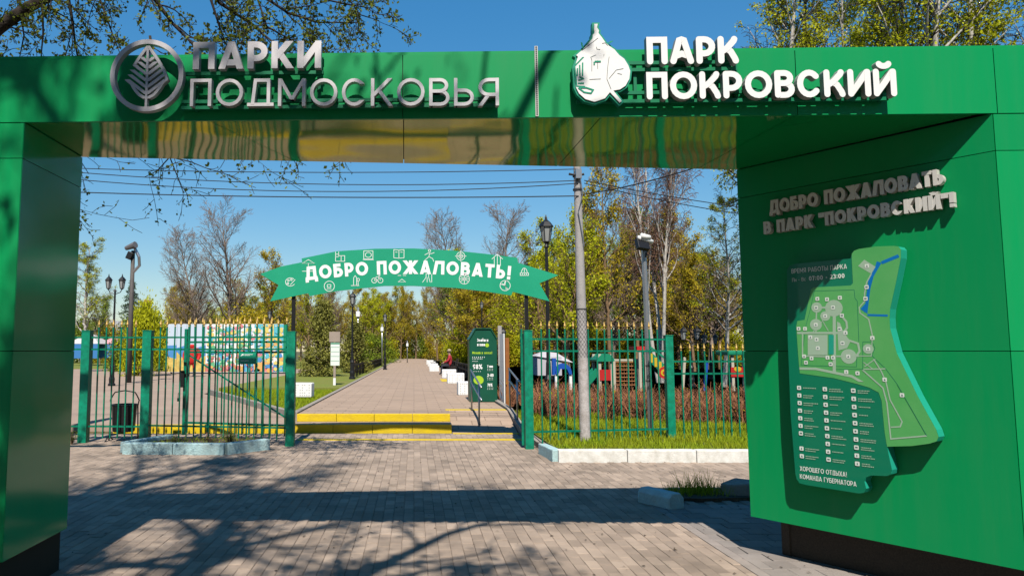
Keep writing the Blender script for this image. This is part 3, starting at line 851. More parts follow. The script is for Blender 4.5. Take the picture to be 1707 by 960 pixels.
def em(x, y): return (3.563 + (x - 133) * .000702, 3.144 + (810 - y) * .000727)
wp = [(345, 92), (375, 92), (368, 125), (385, 150), (380, 175), (410, 215), (440, 260), (470, 290), (520, 325), (560, 375), (605, 410), (640, 470), (655, 520), (645, 590), (610, 650), (560, 682), (500, 692),
      (572, 785), (555, 800), (470, 706), (425, 760), (330, 790), (250, 765), (195, 715), (168, 660), (160, 480), (192, 385), (176, 372), (245, 315), (325, 225), (330, 190), (345, 175), (342, 140)]
cxw, cyw = 400, 500
mb = MB()
bigp = []
L_, R_ = rails([em(*p) for p in wp], .026, True)
A1 = sum(a[0] * b[1] - b[0] * a[1] for a, b in zip(L_, L_[1:])); A2 = sum(a[0] * b[1] - b[0] * a[1] for a, b in zip(R_, R_[1:]))
out = L_ if abs(A1) > abs(A2) else R_
mb.prism(list(reversed(out)), FF, .055, .095, 0); back = mb.build('emblem_back', M_emgreen, sr)
mb = MB(); mb.prism(list(reversed([em(*p) for p in wp])), FF, .0955, .104); mb.build('emblem_leaf', M_white, sr)
mb = MB()
for l_ in ([(230, 330), (290, 285), (375, 220)], [(358, 300), (362, 320), (392, 326)], [(305, 390), (315, 420), (312, 520)], [(365, 420), (366, 498)], [(470, 390), (455, 480), (445, 590), (480, 680)], [(465, 585), (500, 545), (530, 510), (595, 498)], [(540, 540), (580, 550)], [(290, 592), (390, 588)], [(310, 390), (355, 372)], [(410, 270), (440, 265), (460, 290)], [(425, 365), (422, 385)]):
    stroke(mb, FF, [em(*p) for p in l_], .0027, .104, .1055)
mb.build('emblem_lines', M_ink, sr)
mb = MB()
for i, l_ in enumerate(([(240, 390), (160, 470), (175, 650), (250, 655)], [(185, 490), (180, 560)], [(205, 460), (205, 570), (230, 575)], [(232, 440), (228, 560)], [(190, 600), (240, 580)], [(185, 625), (240, 625)], [(190, 665), (260, 665), (320, 685), (300, 715), (240, 705), (195, 670)], [(335, 435), (335, 462)], [(340, 432), (395, 432)], [(225, 260), (235, 310)], [(470, 270), (500, 250)])):
    stroke(mb, FF, [em(*p) for p in l_], .009, .104, .1053 + .0003 * i)
mb.build('emblem_fret', M_emgreen, sr)

# greeting on the right pillar
gs = thing('lettering_sign', 'silver raised greeting ДОБРО ПОЖАЛОВАТЬ В ПАРК "ПОКРОВСКИЙ"! on the right pillar', 'sign', WF(.9, 2.5, .02))
letters(gs, WF, 'ДОБРО ПОЖАЛОВАТЬ', .297, 2.675, .105, 1.155, .24, .012, .058, M_wallsilver, gap=.12, slope=.010)
letters(gs, WF, 'В ПАРК "ПОКРОВСКИЙ"!', .242, 2.520, .098, 1.262, .25, .012, .058, M_wallsilver, gap=.12, slope=.006)

# park map board on the right pillar
BD = .10
def wallxy(px, py, d=BD):
    x = (px - 690) / 1181.0; y = -(py - 480) / 1181.0
    r = Vector((x, math.cos(PITCH) - y * math.sin(PITCH), math.sin(PITCH) + y * math.cos(PITCH)))
    p0 = RR + WF.n * d
    t = WF.n.dot(p0) / WF.n.dot(r)
    P = Vector((0, 0, EYE)) + r * t
    return ((P - RR).dot(wu), P.z)
def w7(x, y): return wallxy(1290 + x / 3.84, 390 + y / 3.84)
def w8(x, y): return wallxy(1290 + x / 3.84, 600 + y / 3.84)
def ccw(P):
    A = sum(P[i - 1][0] * P[i][1] - P[i][0] * P[i - 1][1] for i in range(len(P)))
    return P if A > 0 else list(reversed(P))
mp = thing('park_map_board', 'raised green park map board with white legend on the right pillar', 'map', WF(.9, 1.4, .02))
outp = [(1312, 450), (1316, 443), (1324, 440), (1418, 431), (1420, 423), (1424, 418), (1432, 415), (1460, 411), (1490, 410), (1498, 411), (1502, 416), (1502, 430), (1494, 470), (1484, 515), (1483, 530), (1484, 547), (1495, 588), (1530, 660), (1561, 716), (1565, 728), (1562, 735), (1550, 739),
        (1520, 743), (1479, 744), (1481, 755), (1487, 783), (1485, 790), (1478, 793), (1452, 792), (1444, 795), (1441, 802), (1444, 814), (1440, 821), (1432, 822), (1345, 808), (1333, 805), (1328, 798), (1326, 790), (1318, 690), (1313, 560)]
mb = MB(); mb.prism(ccw([wallxy(*p) for p in outp]), WF, .006, BD, 0, 1); mb.build('board', [M_mapdark, M_mapedge], mp)
lawn = [(1420, 431), (1420, 423), (1424, 418), (1432, 415), (1460, 411), (1490, 410), (1498, 411), (1502, 416), (1502, 430), (1494, 470), (1484, 515), (1483, 530), (1484, 547), (1495, 588), (1530, 660), (1561, 716), (1565, 728), (1562, 735), (1550, 739), (1520, 743), (1479, 744),
        (1475, 720), (1472, 690), (1470, 668), (1465, 654), (1450, 646), (1430, 640), (1390, 630), (1333, 622), (1331, 600), (1327, 545), (1329, 535), (1341, 533), (1352, 482), (1356, 479), (1418, 476), (1422, 472)]
mb = MB()
mb.prism(ccw([tuple(a + (0.9 - a) * .004 if i == 0 else a for i, a in enumerate(wallxy(*p))) for p in lawn]), WF, BD - .002, BD + .0015); lw = mb.build('lawn_area', M_maplight, mp)
zc = BD + .0016
mb = MB(); q = [0]
def road(pts, w, closed=False, m=0, f=w7):
    q[0] += 1
    stroke(mb, WF, [f(*p) for p in pts], w, zc, zc + .0004 + q[0] * .00003, closed, mat=m)
def area(pts, m=0, f=w7):
    q[0] += 1
    P = ccw([f(*p) for p in pts]); mb.add([WF(a, b, zc + .0004 + q[0] * .00003) for a, b in P], [tuple(range(len(P)))], m)
def disc(c, r, m=0):
    q[0] += 1; a, b = w7(*c)
    P = ell(a, b, r, r, n=20); mb.add([WF(x, y, zc + .0004 + q[0] * .00003) for x, y in P], [tuple(range(20))], m)
road([(260, 365), (515, 358)], .003, m=3); road([(515, 358), (520, 410), (535, 430), (545, 690)], .003, m=3); road([(260, 365), (235, 480), (205, 590), (175, 840), (530, 850), (532, 780)], .003, m=3)
road([(390, 865), (570, 865), (570, 690), (630, 690), (648, 730), (630, 780), (715, 860), (790, 960)], .003, m=3)
area([(690, 185), (660, 175), (625, 290), (600, 430), (555, 480), (600, 510), (605, 400), (640, 270)], 2)
road([(800, 140), (690, 185)], .022, m=2); road([(600, 518), (730, 522)], .014, m=2); road([(675, 190), (640, 240), (615, 300), (600, 420), (590, 500)], .02, m=2)
area([(580, 165), (652, 210), (625, 255), (540, 205)], 1)
road([(625, 255), (595, 310), (582, 380), (582, 430), (548, 470), (552, 505), (608, 545), (632, 650)], .008, m=1)
for c, r in (((385, 475), .060), ((330, 525), .035), ((275, 470), .038), ((270, 580), .042), ((480, 783), .052), ((605, 735), .034)): disc(c, r, 1)
road([(150, 633), (420, 633)], .016, m=1); road([(388, 500), (388, 880)], .022, m=1); road([(275, 470), (270, 640)], .010, m=1); road([(275, 470), (385, 472)], .014, m=1)
road([(165, 860), (270, 862), (380, 885), (500, 910), (560, 945)], .018, m=1); road([(400, 782), (480, 782), (545, 780)], .012, m=1)
road([(430, 520), (465, 560), (470, 600), (440, 640), (480, 680), (540, 700), (550, 750), (530, 780)], .014, m=1)
area([(405, 560), (425, 570), (440, 610), (490, 690), (470, 730), (415, 745)], 1); area([(218, 645), (345, 645), (345, 775), (218, 775)], 4)
area([(352, 645), (385, 645), (385, 770), (352, 770)], 5); road([(185, 640), (185, 780), (350, 785)], .010, m=1)
road([(310, 550), (350, 620)], .006, m=1); road([(240, 640), (310, 560)], .006, m=1); road([(632, 650), (625, 780), (545, 780)], .006, m=1)
road([(575, 865), (715, 862)], .008, m=1); road([(575, 820), (630, 860)], .006, m=1); road([(640, 800), (690, 880), (720, 950), (745, 1060), (822, 1200), (810, 1232), (750, 1235)], .008, m=1)
road([(570, 870), (700, 985), (725, 1080), (750, 1310), (980, 1290)], .009, m=1); road([(580, 850), (650, 800)], .006, m=1)
road([(790, 960), (980, 1290)], .003, m=3)
mb.build('roads_and_water', [M_mapwhite, M_mapgrey, M_mapblue, M_mapdark, M_mapgrey, M_mapedge], lw)
mi = MB(); ri = random.Random(11); sq = .024
def icon(a, b, s=.027, c=zc + .0022):
    P = []
    for cx_, cy_, a0 in ((1, 1, 0), (-1, 1, 90), (-1, -1, 180), (1, -1, 270)):
        for k in range(4):
            t_ = math.radians(a0 + k * 30); P.append((a + cx_ * s * .32 + math.cos(t_) * s * .18, b + cy_ * s * .32 + math.sin(t_) * s * .18))
    mi.add([WF(x, y, c) for x, y in P], [tuple(range(16))], 0)
    k = ri.randrange(4)
    if k == 0: shp = [(-.25, -.25), (.25, -.25), (.0, .28)]
    elif k == 1: shp = [(-.28, -.15), (.28, -.15), (.28, .18), (-.28, .18)]
    elif k == 2: shp = [(-.1, -.28), (.1, -.28), (.12, .05), (.0, .3), (-.12, .05)]
    else: shp = [(.22 * math.cos(t_ * .785), .22 * math.sin(t_ * .785)) for t_ in range(8)]
    mi.add([WF(a + x * s, b + y * s, c + .0006) for x, y in shp], [tuple(range(len(shp)))], 1)
for c in ((280, 415), (342, 418), (424, 408), (380, 470), (437, 522), (330, 525), (272, 472), (270, 580), (160, 606), (201, 606), (422, 608), (460, 632), (235, 660), (275, 675), (283, 730), (441, 698), (478, 783), (605, 735), (632, 665), (597, 205), (595, 340), (588, 414), (195, 782), (243, 795), (345, 790), (380, 790), (365, 832), (207, 822), (465, 882), (537, 890), (711, 931), (822, 1030)):
    icon(*w7(*c))
for x0, x1, col_n in ((163, 181, 9), (328, 352, 10), (510, 536, 10)):
    for i in range(col_n + (1 if col_n == 9 else 0)):
        if col_n == 9 and i == 7: continue
        k = i / 9.0
        icon(*w8(x0 + (x1 - x0) * k, {163: 177, 328: 185, 510: 195}[x0] + ({163: 436, 328: 450, 510: 467}[x0]) * k), s=.030)
tag(mi.build('map_symbols', [M_mapwhite, M_mapglyph], mp), kind='stuff')
mt = MB()
a, b = wallxy(1320, 456); a2, b2 = wallxy(1412, 447)
flat_text(mt, WF, 'ВРЕМЯ РАБОТЫ ПАРКА', a, b, .034, a2 - a, .13, BD + .0025)
a, b = wallxy(1321, 470); a2, _ = wallxy(1344, 469)
flat_text(mt, WF, 'Пн - Вс', a, b, .028, a2 - a, .11, BD + .0025)
a, b = wallxy(1349, 468); a2, _ = wallxy(1408, 461)
flat_text(mt, WF, '07:00 – 23:00', a, b, .033, a2 - a, .19, BD + .0025)
a, b = wallxy(1334, 784); a2, _ = wallxy(1412, 794)
flat_text(mt, WF, 'ХОРОШЕГО ОТДЫХА!', a, b, .034, a2 - a, .13, BD + .0025)
a, b = wallxy(1334, 797); a2, _ = wallxy(1428, 809)
flat_text(mt, WF, 'КОМАНДА ГУБЕРНАТОРА', a, b, .034, a2 - a, .13, BD + .0025)
rl = random.Random(5)
for x0, x1, y0, dy in ((188, 205, 178, 436), (355, 378, 186, 450), (538, 565, 196, 467)):
    for i in range(10):
        if x0 == 188 and i == 7: continue
        for ln in range(2 if rl.random() < .5 else 1):
            k = i / 9.0; a, b = w8(x0 + (x1 - x0) * k, y0 + dy * k + ln * 13); xx = a; end = a + rl.uniform(.05, .1)
            while xx < end:
                ww = rl.uniform(.004, .009); mt.add([WF(xx, b - .003, BD + .0025), WF(xx + ww, b - .003, BD + .0025), WF(xx + ww, b + .004, BD + .0025), WF(xx, b + .004, BD + .0025)], [(0, 1, 2, 3)], 1)
                xx += ww + .003
mt.build('printed_text', [M_mapwhite, M_mapgrey], mp)

# ------------------------------------------------------------------ fences and gates
def picket_meshes():
    mbp = MB(); mbp.b2((-.0105, -.0105, 0), (.0105, .0105, 1))
    me1 = mbp.mesh('picket', M_fence)
    mf = MB(); mf.lathe((0, 0, 0), [(.013, 0), (.015, .012), (.008, .02), (.008, .03), (.026, .052), (.020, .06), (.003, .135)], 5)
    me2 = mf.mesh('finial', M_gold, smooth=True)
    mb_ = MB(); mb_.b2((-.006, -.0105, 0), (.006, .0105, 1))
    return me1, me2
ME_P, ME_F = picket_meshes()
def picket(parent, p, z0, z1, finial=True):
    o = bpy.data.objects.new('picket', ME_P); COL.objects.link(o); o.parent = parent
    o.location = Vector((p.x, p.y, z0)) - wl(parent); o.scale = (1, 1, z1 - z0)
    o.rotation_euler = (RND.gauss(0, .004), RND.gauss(0, .006), RND.uniform(-.1, .1))
    if finial:
        f = bpy.data.objects.new('finial', ME_F); COL.objects.link(f); f.parent = o
        f.location = (0, 0, 1); f.scale = (1, 1, 1 / (z1 - z0))
def fence(name, label, cat, A, B, zr, pick0, pick1, sp=.143, finial=True, rail=.03, group=None, inset=.08):
    A, B = Vector((*A, 0)), Vector((*B, 0))
    t = thing(name, label, cat, ((A.x + B.x) / 2, (A.y + B.y) / 2, 0), group=group)
    for z in zr:
        mb = MB(); mb.bar(A + Vector((0, 0, z)), B + Vector((0, 0, z)), rail, rail); mb.build('rail', M_fence, t)
    n = int(((B - A).length - 2 * inset) / sp) + 1
    dv = (B - A).normalized(); nn = Vector((dv.y, -dv.x, 0)) * .026
    for i in range(n):
        k = inset + (i + .5) * ((B - A).length - 2 * inset) / n
        picket(t, A + dv * k + nn, pick0, pick1, finial)
    return t
def post(x, y, z, w, label, dd=None):
    t = thing('fence_post', label, 'post', (x, y, 0))
    mb = MB(); mb.b2((x - w / 2, y - (dd or w) / 2, -.05), (x + w / 2, y + (dd or w) / 2, z)); mb.build('shaft', M_post, t, bevel=.006)
    mb = MB(); mb.b2((x - w / 2 - .006, y - (dd or w) / 2 - .006, z + .001), (x + w / 2 + .006, y + (dd or w) / 2 + .006, z + .016)); mb.build('cap', M_post, t)
    return t
pL = post(-2.10, 12.2, 1.92, .145, 'green square gate post at the left end of the steps')
pR = post(1.90, 11.85, 1.93, .135, 'green square gate post beside the white kerb corner')
post(-4.72, 12.62, 1.95, .155, 'green square post where the planter bed begins on the left')
post(-5.82, 12.66, 1.95, .15, 'leftmost green fence post next to the left pillar')
post(4.42, 12.35, 1.86, .13, 'green square post between the tall and low right fence panels')
fence('picket_fence', 'tall green picket panel with gilt tips right of the gate', 'fence', (1.97, 11.88), (4.36, 12.33), (1.80, 1.60, .27), .03, 1.97)
fence('picket_fence', 'lower green picket panel with gilt tips beside the right pillar', 'fence', (4.49, 12.36), (7.2, 12.55), (1.42, 1.21, .03), .0, 1.60)
fence('picket_fence', 'green picket panel behind the flower bed left of the gate', 'fence', (-4.64, 12.61), (-2.18, 12.22), (1.84, 1.63, .30), .10, 2.02)
fence('picket_fence', 'short green picket panel behind the black litter bin', 'fence', (-5.74, 12.66), (-4.80, 12.62), (1.84, 1.63, .28), .08, 2.02, sp=.155)
fence('picket_fence', 'cropped green picket panel at the edge of the left pillar', 'fence', (-8.3, 12.7), (-5.90, 12.66), (1.84, 1.63, .28), .08, 2.02, sp=.155)
gl = fence('gate_leaf', 'opened green gate leaf with diagonal brace standing behind the left fence', 'gate', (-4.13, 12.93), (-2.16, 12.40), (1.76, 1.58, .32), .14, 2.07, rail=.035, inset=.0)
mb = MB(); mb.bar((-4.12, 12.92, 1.55), (-2.22, 12.38, .46), .02, .025); mb.build('brace', M_fence, gl)
mb = MB(); mb.b2((-4.17, 12.90, .1), (-4.12, 12.95, 2.0)); mb.build('stile', M_fence, gl)
mb = MB(); mb.b2((-4.20, 12.84, .95), (-4.14, 12.89, 1.25)); mb.build('lock_box', M_black, gl, bevel=.006)
lk = MB(); lk.b2((-4.255, 12.86, .70), (-4.205, 12.88, .76)); lk.tube([(-4.245, 12.87, .76), (-4.243, 12.87, .84), (-4.23, 12.87, .86), (-4.217, 12.87, .84), (-4.215, 12.87, .76)], .005, 5)
tag(lk.build('padlock', M_black, loc=(-4.23, 12.87, .7)), 'small black padlock hanging on the open gate leaf', 'padlock')
ps = thing('plaque', 'small green plaque with white lines hung on the left gate fence', 'sign', (-2.93, 12.28, 1.45))
c = at(412, 597, 12.25)
PF = Frame((c.x, 12.27, c.z), (1, -.15, 0), (0, 0, 1), (-.15, -1, 0))
mb = MB(); mb.prism([(-.155, -.1), (.155, -.1), (.155, .1), (-.155, .1)], PF, 0, .012); mb.build('plate', M_emgreen, ps)
mb = MB()
mb.add([PF(a, b, .0135) for a, b in ((-.125, .035), (-.09, .075), (-.065, .075), (-.065, .05))], [(0, 1, 2, 3)])
for a, b, ww in ((-.05, .062, .15), (-.05, .047, .1), (-.12, -.045, .15)): mb.add([PF(a, b, .0135), PF(a + ww, b, .0135), PF(a + ww, b + .007, .0135), PF(a, b + .007, .0135)], [(0, 1, 2, 3)])
mb.build('print', M_bwhite, ps)
dg = thing('gate_leaf', 'dark green gate leaf swung open edge on beside the right gate post', 'gate', (1.83, 12.4, 0))
ga, gb = Vector((1.825, 11.99, 0)), Vector((2.10, 13.85, 0))
for q in (ga, gb):
    mb = MB(); mb.box((q.x, q.y, .97), (.05, .05, 1.86), rz=-.146); mb.build('stile', M_fence, dg)
for z in (1.80, 1.6, .25):
    mb = MB(); mb.bar(ga + Vector((0, 0, z)), gb + Vector((0, 0, z)), .035, .04); mb.build('rail', M_fence, dg)
for i in range(12): picket(dg, ga.lerp(gb, (i + 1) / 13.), .1, 1.98, i > 4)

# welcome banner over the gate
BY = 12.14
bn = thing('welcome_banner', 'curved green ribbon banner reading ДОБРО ПОЖАЛОВАТЬ! with white icons above the gate', 'banner', (0, BY, 2.4))
mid = [(-2.0, 3.17), (-1.34, 3.31), (-.67, 3.352), (0, 3.358), (.72, 3.32), (1.25, 3.26), (1.76, 3.20)]
top = [(-2.65, 2.92), (-2.3, 3.05), (-1.93, 3.125), (-1.94, 3.19), (-1.34, 3.315), (-.67, 3.36), (0, 3.365), (.72, 3.325), (1.25, 3.27), (1.78, 3.205), (1.80, 3.115), (2.49, 2.90)]
bot = [(2.16, 2.76), (2.33, 2.45), (1.93, 2.555), (1.70, 2.615), (1.67, 2.55), (1.25, 2.615), (.72, 2.68), (0, 2.715), (-.51, 2.715), (-1.34, 2.625), (-1.79, 2.54), (-1.82, 2.59), (-2.47, 2.45), (-2.33, 2.73)]
BF = Frame((0, BY, 0), (1, 0, 0), (0, 0, 1), (0, -1, 0))
mb = MB(); mb.prism(ccw(top + bot), BF, -.03, 0); mb.build('ribbon', M_banner, bn)
mb = MB(); c_ = 0.003
# words follow the curve of the ribbon
LT = layout('ДОБРО ПОЖАЛОВАТЬ!', .235, 3.52, .235, .14)
def yc(x): return 2.92 - .034 * (x - .02) ** 2 - .004 * x
for i, L in enumerate(LT):
    mb = MB()
    xm = -1.86 + L[1] + L[2] / 2; sl_ = -.068 * (xm - .02)
    an = math.atan(sl_); ca, sa = math.cos(an), math.sin(an)
    RFm = Frame(BF(xm, yc(xm), 0), (ca, 0, sa), (-sa, 0, ca), (0, -1, 0))
    put_letter(mb, RFm, (L[0], 0, L[2], L[3], L[4]), .235 * .235, -L[2] / 2, -.0, c_ - .001, c_, step=.0002)
    if L[0] != ' ': mb.build('letter', M_bwhite, bn)
def bi(cx, cy, strokes, s=.12, w=.009):
    s *= .88
    mi2 = MB()
    for p, cl in strokes: stroke(mi2, BF, [(cx + a * s, cy + b * s) for a, b in p], w, .001, .0026, cl)
    mi2.build('icon', M_bwhite, bn)
circ = ell(0, 0, 1, 1, n=20)
def bpx(x, y): p = at(x, y, BY); return p.x, p.z
bi(*bpx(484, 470), [(ell(0, 0, 1, .85, 40, 330, 16), False), (ell(-.4, .3, .18, .18, n=8), True), (ell(.2, .45, .18, .18, n=8), True), (ell(-.5, -.3, .18, .18, n=8), True), ([(0, -.6), (1, .5)], False)], s=.095)
bi(*bpx(514, 443), [([(-1, .4), (0, 1), (1, .4)], True), ([(0, .4), (0, -.9)], False), ([(-1, -.9), (1, -.9)], False)])
bi(*bpx(567, 428), [([(-.9, 1), (-.9, -.9), (.9, -.9), (.9, .2), (-.3, .2), (-.3, 1)], False), ([(-.9, .5), (-.3, .5)], False), ([(-.9, 0), (-.3, 0)], False), ([(.2, .2), (.2, -.9)], False)], s=.1)
bi(*bpx(614, 425), [([(-.9, -.8), (.9, -.8), (.9, .8), (-.9, .8)], True), (ell(0, 0, .6, .5, n=12), True), ([(-1.05, -.95), (1.05, -.95)], False)], s=.1)
bi(*bpx(665, 423), [([(-1, -.8), (-1, .8), (0, .7), (1, .8), (1, -.8), (0, -.9)], True), ([(0, .7), (0, -.9)], False), ([(-.7, .3), (-.3, .3)], False), ([(.3, .3), (.7, .3)], False)], s=.1)
bi(*bpx(716, 426), [(ell(0, .8, .2, .2, n=8), True), ([(-.8, .1), (-.2, .4), (.3, .3), (.8, .5)], False), ([(0, .3), (-.1, -.2), (-.8, -.8)], False), ([(-.1, -.2), (.5, -.5), (.7, -1)], False)])
bi(*bpx(768, 427), [(ell(0, 0, .8, .8, n=16), True), (ell(0, 0, .4, .4, n=10), True), ([(-1.1, 0), (1.1, 0)], False), ([(0, -1.1), (0, 1.1)], False)], s=.1)
bi(*bpx(829, 434), [([(-.9, .2), (0, 1), (.9, .2)], False), ([(-.5, .5), (-.5, -.9)], False), ([(0, .9), (0, -.9)], False), ([(.5, .5), (.5, -.9)], False)])
bi(*bpx(874, 453), [([(-1, -.9), (1, -.9), (1, -.3), (-1, -.3)], True), (ell(0, -.3, .7, 1.2, 0, 180, 10), False), ([(0, .9), (0, -.9)], False), ([(-.5, -.3), (-.5, -.9)], False), ([(.5, -.3), (.5, -.9)], False)], s=.08)
bi(*bpx(549, 477), [(circ, True), ([(-.4, .3), (-.4, -.2), (.3, -.2), (.3, .3)], True), ([(-.5, -.5), (.4, -.5)], False)], s=.1)
bi(*bpx(592, 468), [([(-.3, -.9), (-.3, .6), (0, 1), (.3, .6), (.3, -.9)], True), ([(-.8, -.95), (.8, -.95)], False), (ell(.6, .2, .25, .3, n=8), True), ([(.6, -.1), (.6, -.9)], False)], s=.1)
bi(*bpx(629, 465), [(ell(-.6, -.3, .5, .5, n=12), True), (ell(.6, -.3, .5, .5, n=12), True), ([(-.6, -.3), (-.2, .4), (.4, .4), (0, -.3), (-.6, -.3)], False), ([(.6, -.3), (.3, .7), (.6, .7)], False)], s=.1)
bi(*bpx(670, 463), [([(-.9, .5), (-.2, .5)], False), ([(.2, .5), (.9, .5)], False), ([(-.8, -.9), (0, -.3), (.8, -.9)], True)], s=.09)
bi(*bpx(712, 463), [([(-.9, -.9), (-.2, .1), (-.2, .8), (.3, .8), (.3, .1), (.6, -.9)], False), ([(.9, .7), (.9, -.9)], False), ([(0, .1), (0, -.9)], False)], s=.1)
bi(*bpx(774, 465), [(circ, True), ([(-1, 0), (1, 0)], False), ([(0, -1), (0, 1)], False), (ell(0, 1, .9, .8, 200, 340, 8), False), (ell(0, -1, .9, .8, 20, 160, 8), False)], s=.1)
bi(*bpx(842, 476), [(circ, True), (ell(1, .3, 1, 1, 130, 230, 8), False), (ell(-.8, -.6, 1, 1, -10, 80, 8), False), (ell(.4, .4, .5, .6, 100, 220, 6), False), ([(-.9, .3), (0, 0), (.6, -.8)], False)], s=.1)
for x, z in ((at(490, 520, 12.25).x, 1.94), (at(877, 520, 12.25).x, -.02)):
    mb = MB(); mb.b2((x - .03, BY + .04, z), (x + .03, BY + .1, 3.1)); mb.build('support_post', M_black, bn)

# ------------------------------------------------------------------ things around the gate
# litter bin
b0 = Vector((-5.22, 12.92, 0))
lb = thing('litter_bin', 'black litter bin hung in an iron hoop frame behind the left fence', 'litter bin', b0)
mb = MB()
prof = [(.17, .16), (.19, .18), (.215, .62), (.225, .63), (.225, .65), (.20, .65), (.19, .3)]
mb.lathe((0, 0, 0), prof, 16); mb.build('bucket', M_black, lb, world=False)
mb = MB()
for sx in (-1, 1):
    mb.tube([(sx * .26, 0, 0), (sx * .25, 0, .3), (sx * .24, 0, .62), (sx * .26, 0, .72), (sx * .22, 0, .80)], .012, 6)
    mb.tube([(sx * .26, -.16, .0), (sx * .26, 0, .1), (sx * .26, .16, 0)], .012, 6)
mb.tube([(-.22, 0, .80), (-.18, 0, .86), (0, 0, .89), (.18, 0, .86), (.22, 0, .80)], .012, 6)
mb.tube([(-.26, 0, .12), (.26, 0, .12)], .01, 6)
mb.build('hoop_frame', M_black, lb, world=False, smooth=True)

# blue kerb block, stone and weeds on the right
kb = MB(); B = Vector((2.58, 7.58, 0))
tr = Matrix.Rotation(math.radians(-62), 3, 'Z')
sec = [(-.10, 0), (.10, 0), (.10, .11), (.05, .165), (-.06, .165), (-.10, .12)]
vs = []
for yy in (-.22, .22):
    for a, z in sec: vs.append(B + tr @ Vector((yy, a, 0)) + Vector((0, 0, z - .01)))
kb.add(vs, [(0, 1, 2, 3, 4, 5), (11, 10, 9, 8, 7, 6)] + [(i, 6 + i, 6 + (i + 1) % 6, (i + 1) % 6) for i in range(6)])
tag(kb.build('kerb_block', M_kerbblue, loc=B, bevel=.012), 'single pale blue painted kerb block lying on the paving', 'kerb stone')
sm = MB(); c = Vector((3.72, 8.02, 0))
P = [(-.30, -.10), (.30, -.16), (.36, .10), (-.10, .18), (-.33, .04)]
sm.add([(c.x + a, c.y + b, -.02) for a, b in P] + [(c.x + a * .92, c.y + b * .85, .14 + .04 * (i % 2)) for i, (a, b) in enumerate(P)],
       [(4, 3, 2, 1, 0), (5, 6, 7, 8, 9)] + [(i, (i + 1) % 5, 5 + (i + 1) % 5, 5 + i) for i in range(5)])
tag(sm.build('broken_kerb_stone', M_kerb, loc=c, bevel=.02), 'grey whitewashed broken kerb stone next to the right pillar', 'stone')
tf = thing('grass_tuft', 'shaggy tuft of dark grass between blue block and grey stone', 'grass tuft', (3.2, 8.05, 0))
mb = MB(); mb.prism([(2.75, 7.8), (3.1, 7.75), (3.65, 7.82), (3.7, 8.3), (3.2, 8.38), (2.8, 8.25)], SF, -.02, .03); mb.build('soil', M_soil, tf)
blades('blades', [(2.82, 7.85), (3.5, 7.85), (3.6, 8.25), (2.85, 8.25)], 420, .13, M_grass, .02, 21, w=.004, parent=tf)
blades('tall_blades', [(3.0, 7.95), (3.35, 7.95), (3.35, 8.2), (3.0, 8.2)], 130, .24, M_grass, .02, 22, w=.005, parent=tf)

# young plants in the bed
def leafy(name, label, c, n, h, w, mats, seed, lw=.02):
    r = random.Random(seed); t = thing(name, label, 'plant', c)
    st_, lf = MB(), MB()
    for i in range(n):
        a = r.uniform(0, 6.28); k = r.uniform(.2, 1) * w; hh = h * r.uniform(.5, 1)
        tip = Vector((math.cos(a) * k, math.sin(a) * k, hh))
        st_.tube([(math.cos(a) * .01, math.sin(a) * .01, 0), tip * .55 + Vector((0, 0, hh * .1)), tip], [.004, .003, .0015], 4)
        for j in range(7):
            p = tip * (.25 + .75 * j / 6.0) + Vector((0, 0, .02)); q = r.uniform(0, 6.28); d_ = Vector((math.cos(q), math.sin(q), r.uniform(.0, .9))).normalized() * lw * r.uniform(1, 1.8)
            s_ = d_.cross(Vector((0, 0, 1))).normalized() * lw * .45
            lf.add([p, p + d_ * .5 + s_, p + d_, p + d_ * .5 - s_], [(0, 1, 2, 3)])
    st_.build('stem', M_barkb, t, world=False); lf.build('foliage', mats, t, world=False)
leafy('seedling', 'low green leafy plant at the left of the flower bed', (-3.88, 11.55, .1), 14, .16, .13, M_leafg, 1)
leafy('shrub', 'reddish budding shrub in the middle of the flower bed', (-3.30, 11.6, .1), 9, .20, .08, M_twig, 2)
leafy('seedling', 'brightest and widest green plant at the right of the flower bed', (-2.98, 11.65, .1), 26, .22, .17, M_leafg, 3, .026)
leafy('seedling', 'weedy green plant at the foot of the leftmost fence post', (-5.9, 12.4, 0), 18, .22, .14, M_leafg, 4)

# exchange kiosk
KY = 18.3
kx0, kx1 = at(783, 640, KY).x, at(829, 640, KY).x
kw = kx1 - kx0; kxm = (kx0 + kx1) / 2
ko = thing('exchange_kiosk', 'dark green kiosk with sloped top and white print standing on the path', 'kiosk', (kxm, KY, .3))
KF = Frame((kx0, KY, .3), (1, 0, 0), (0, 0, 1), (0, -1, 0))
hk = 1.87
mb = MB(); mb.prism([(0, 0), (kw, 0), (kw, hk - .26), (kw - .16, hk), (.16, hk), (0, hk - .26)], KF, -.62, 0); mb.build('cabinet', M_kiosk, ko, bevel=.008)
mb = MB(); mb.prism([(-.02, hk - .27), (.005, hk - .27), (.165, hk - .005), (kw - .165, hk - .005), (kw - .005, hk - .27), (kw + .02, hk - .27), (kw - .15, hk + .02), (.15, hk + .02)], KF, -.66, .03); mb.build('canopy', M_kiosk, ko)
mb = MB(); mb.prism([(.03, .02), (kw - .03, .02), (kw - .03, hk - .3), (.03, hk - .3)], KF, .001, .02); kd = mb.build('door', M_kiosk, ko)
mb = MB(); c = .0225
def kt(s, fx, fy, h, wd, w, m=0): flat_text(mb, KF, s, fx * kw, fy * hk, h, wd * kw if wd else None, w, c, m)
kt('Зелёная', .28, .825, .075, .40, .24); kt('капля', .28, .765, .075, .28, .24)
mb.add([KF(a, b, c) for a, b in ell(.64 * kw, .775 * hk, .05, .05, n=16)], [tuple(range(16))], 1)
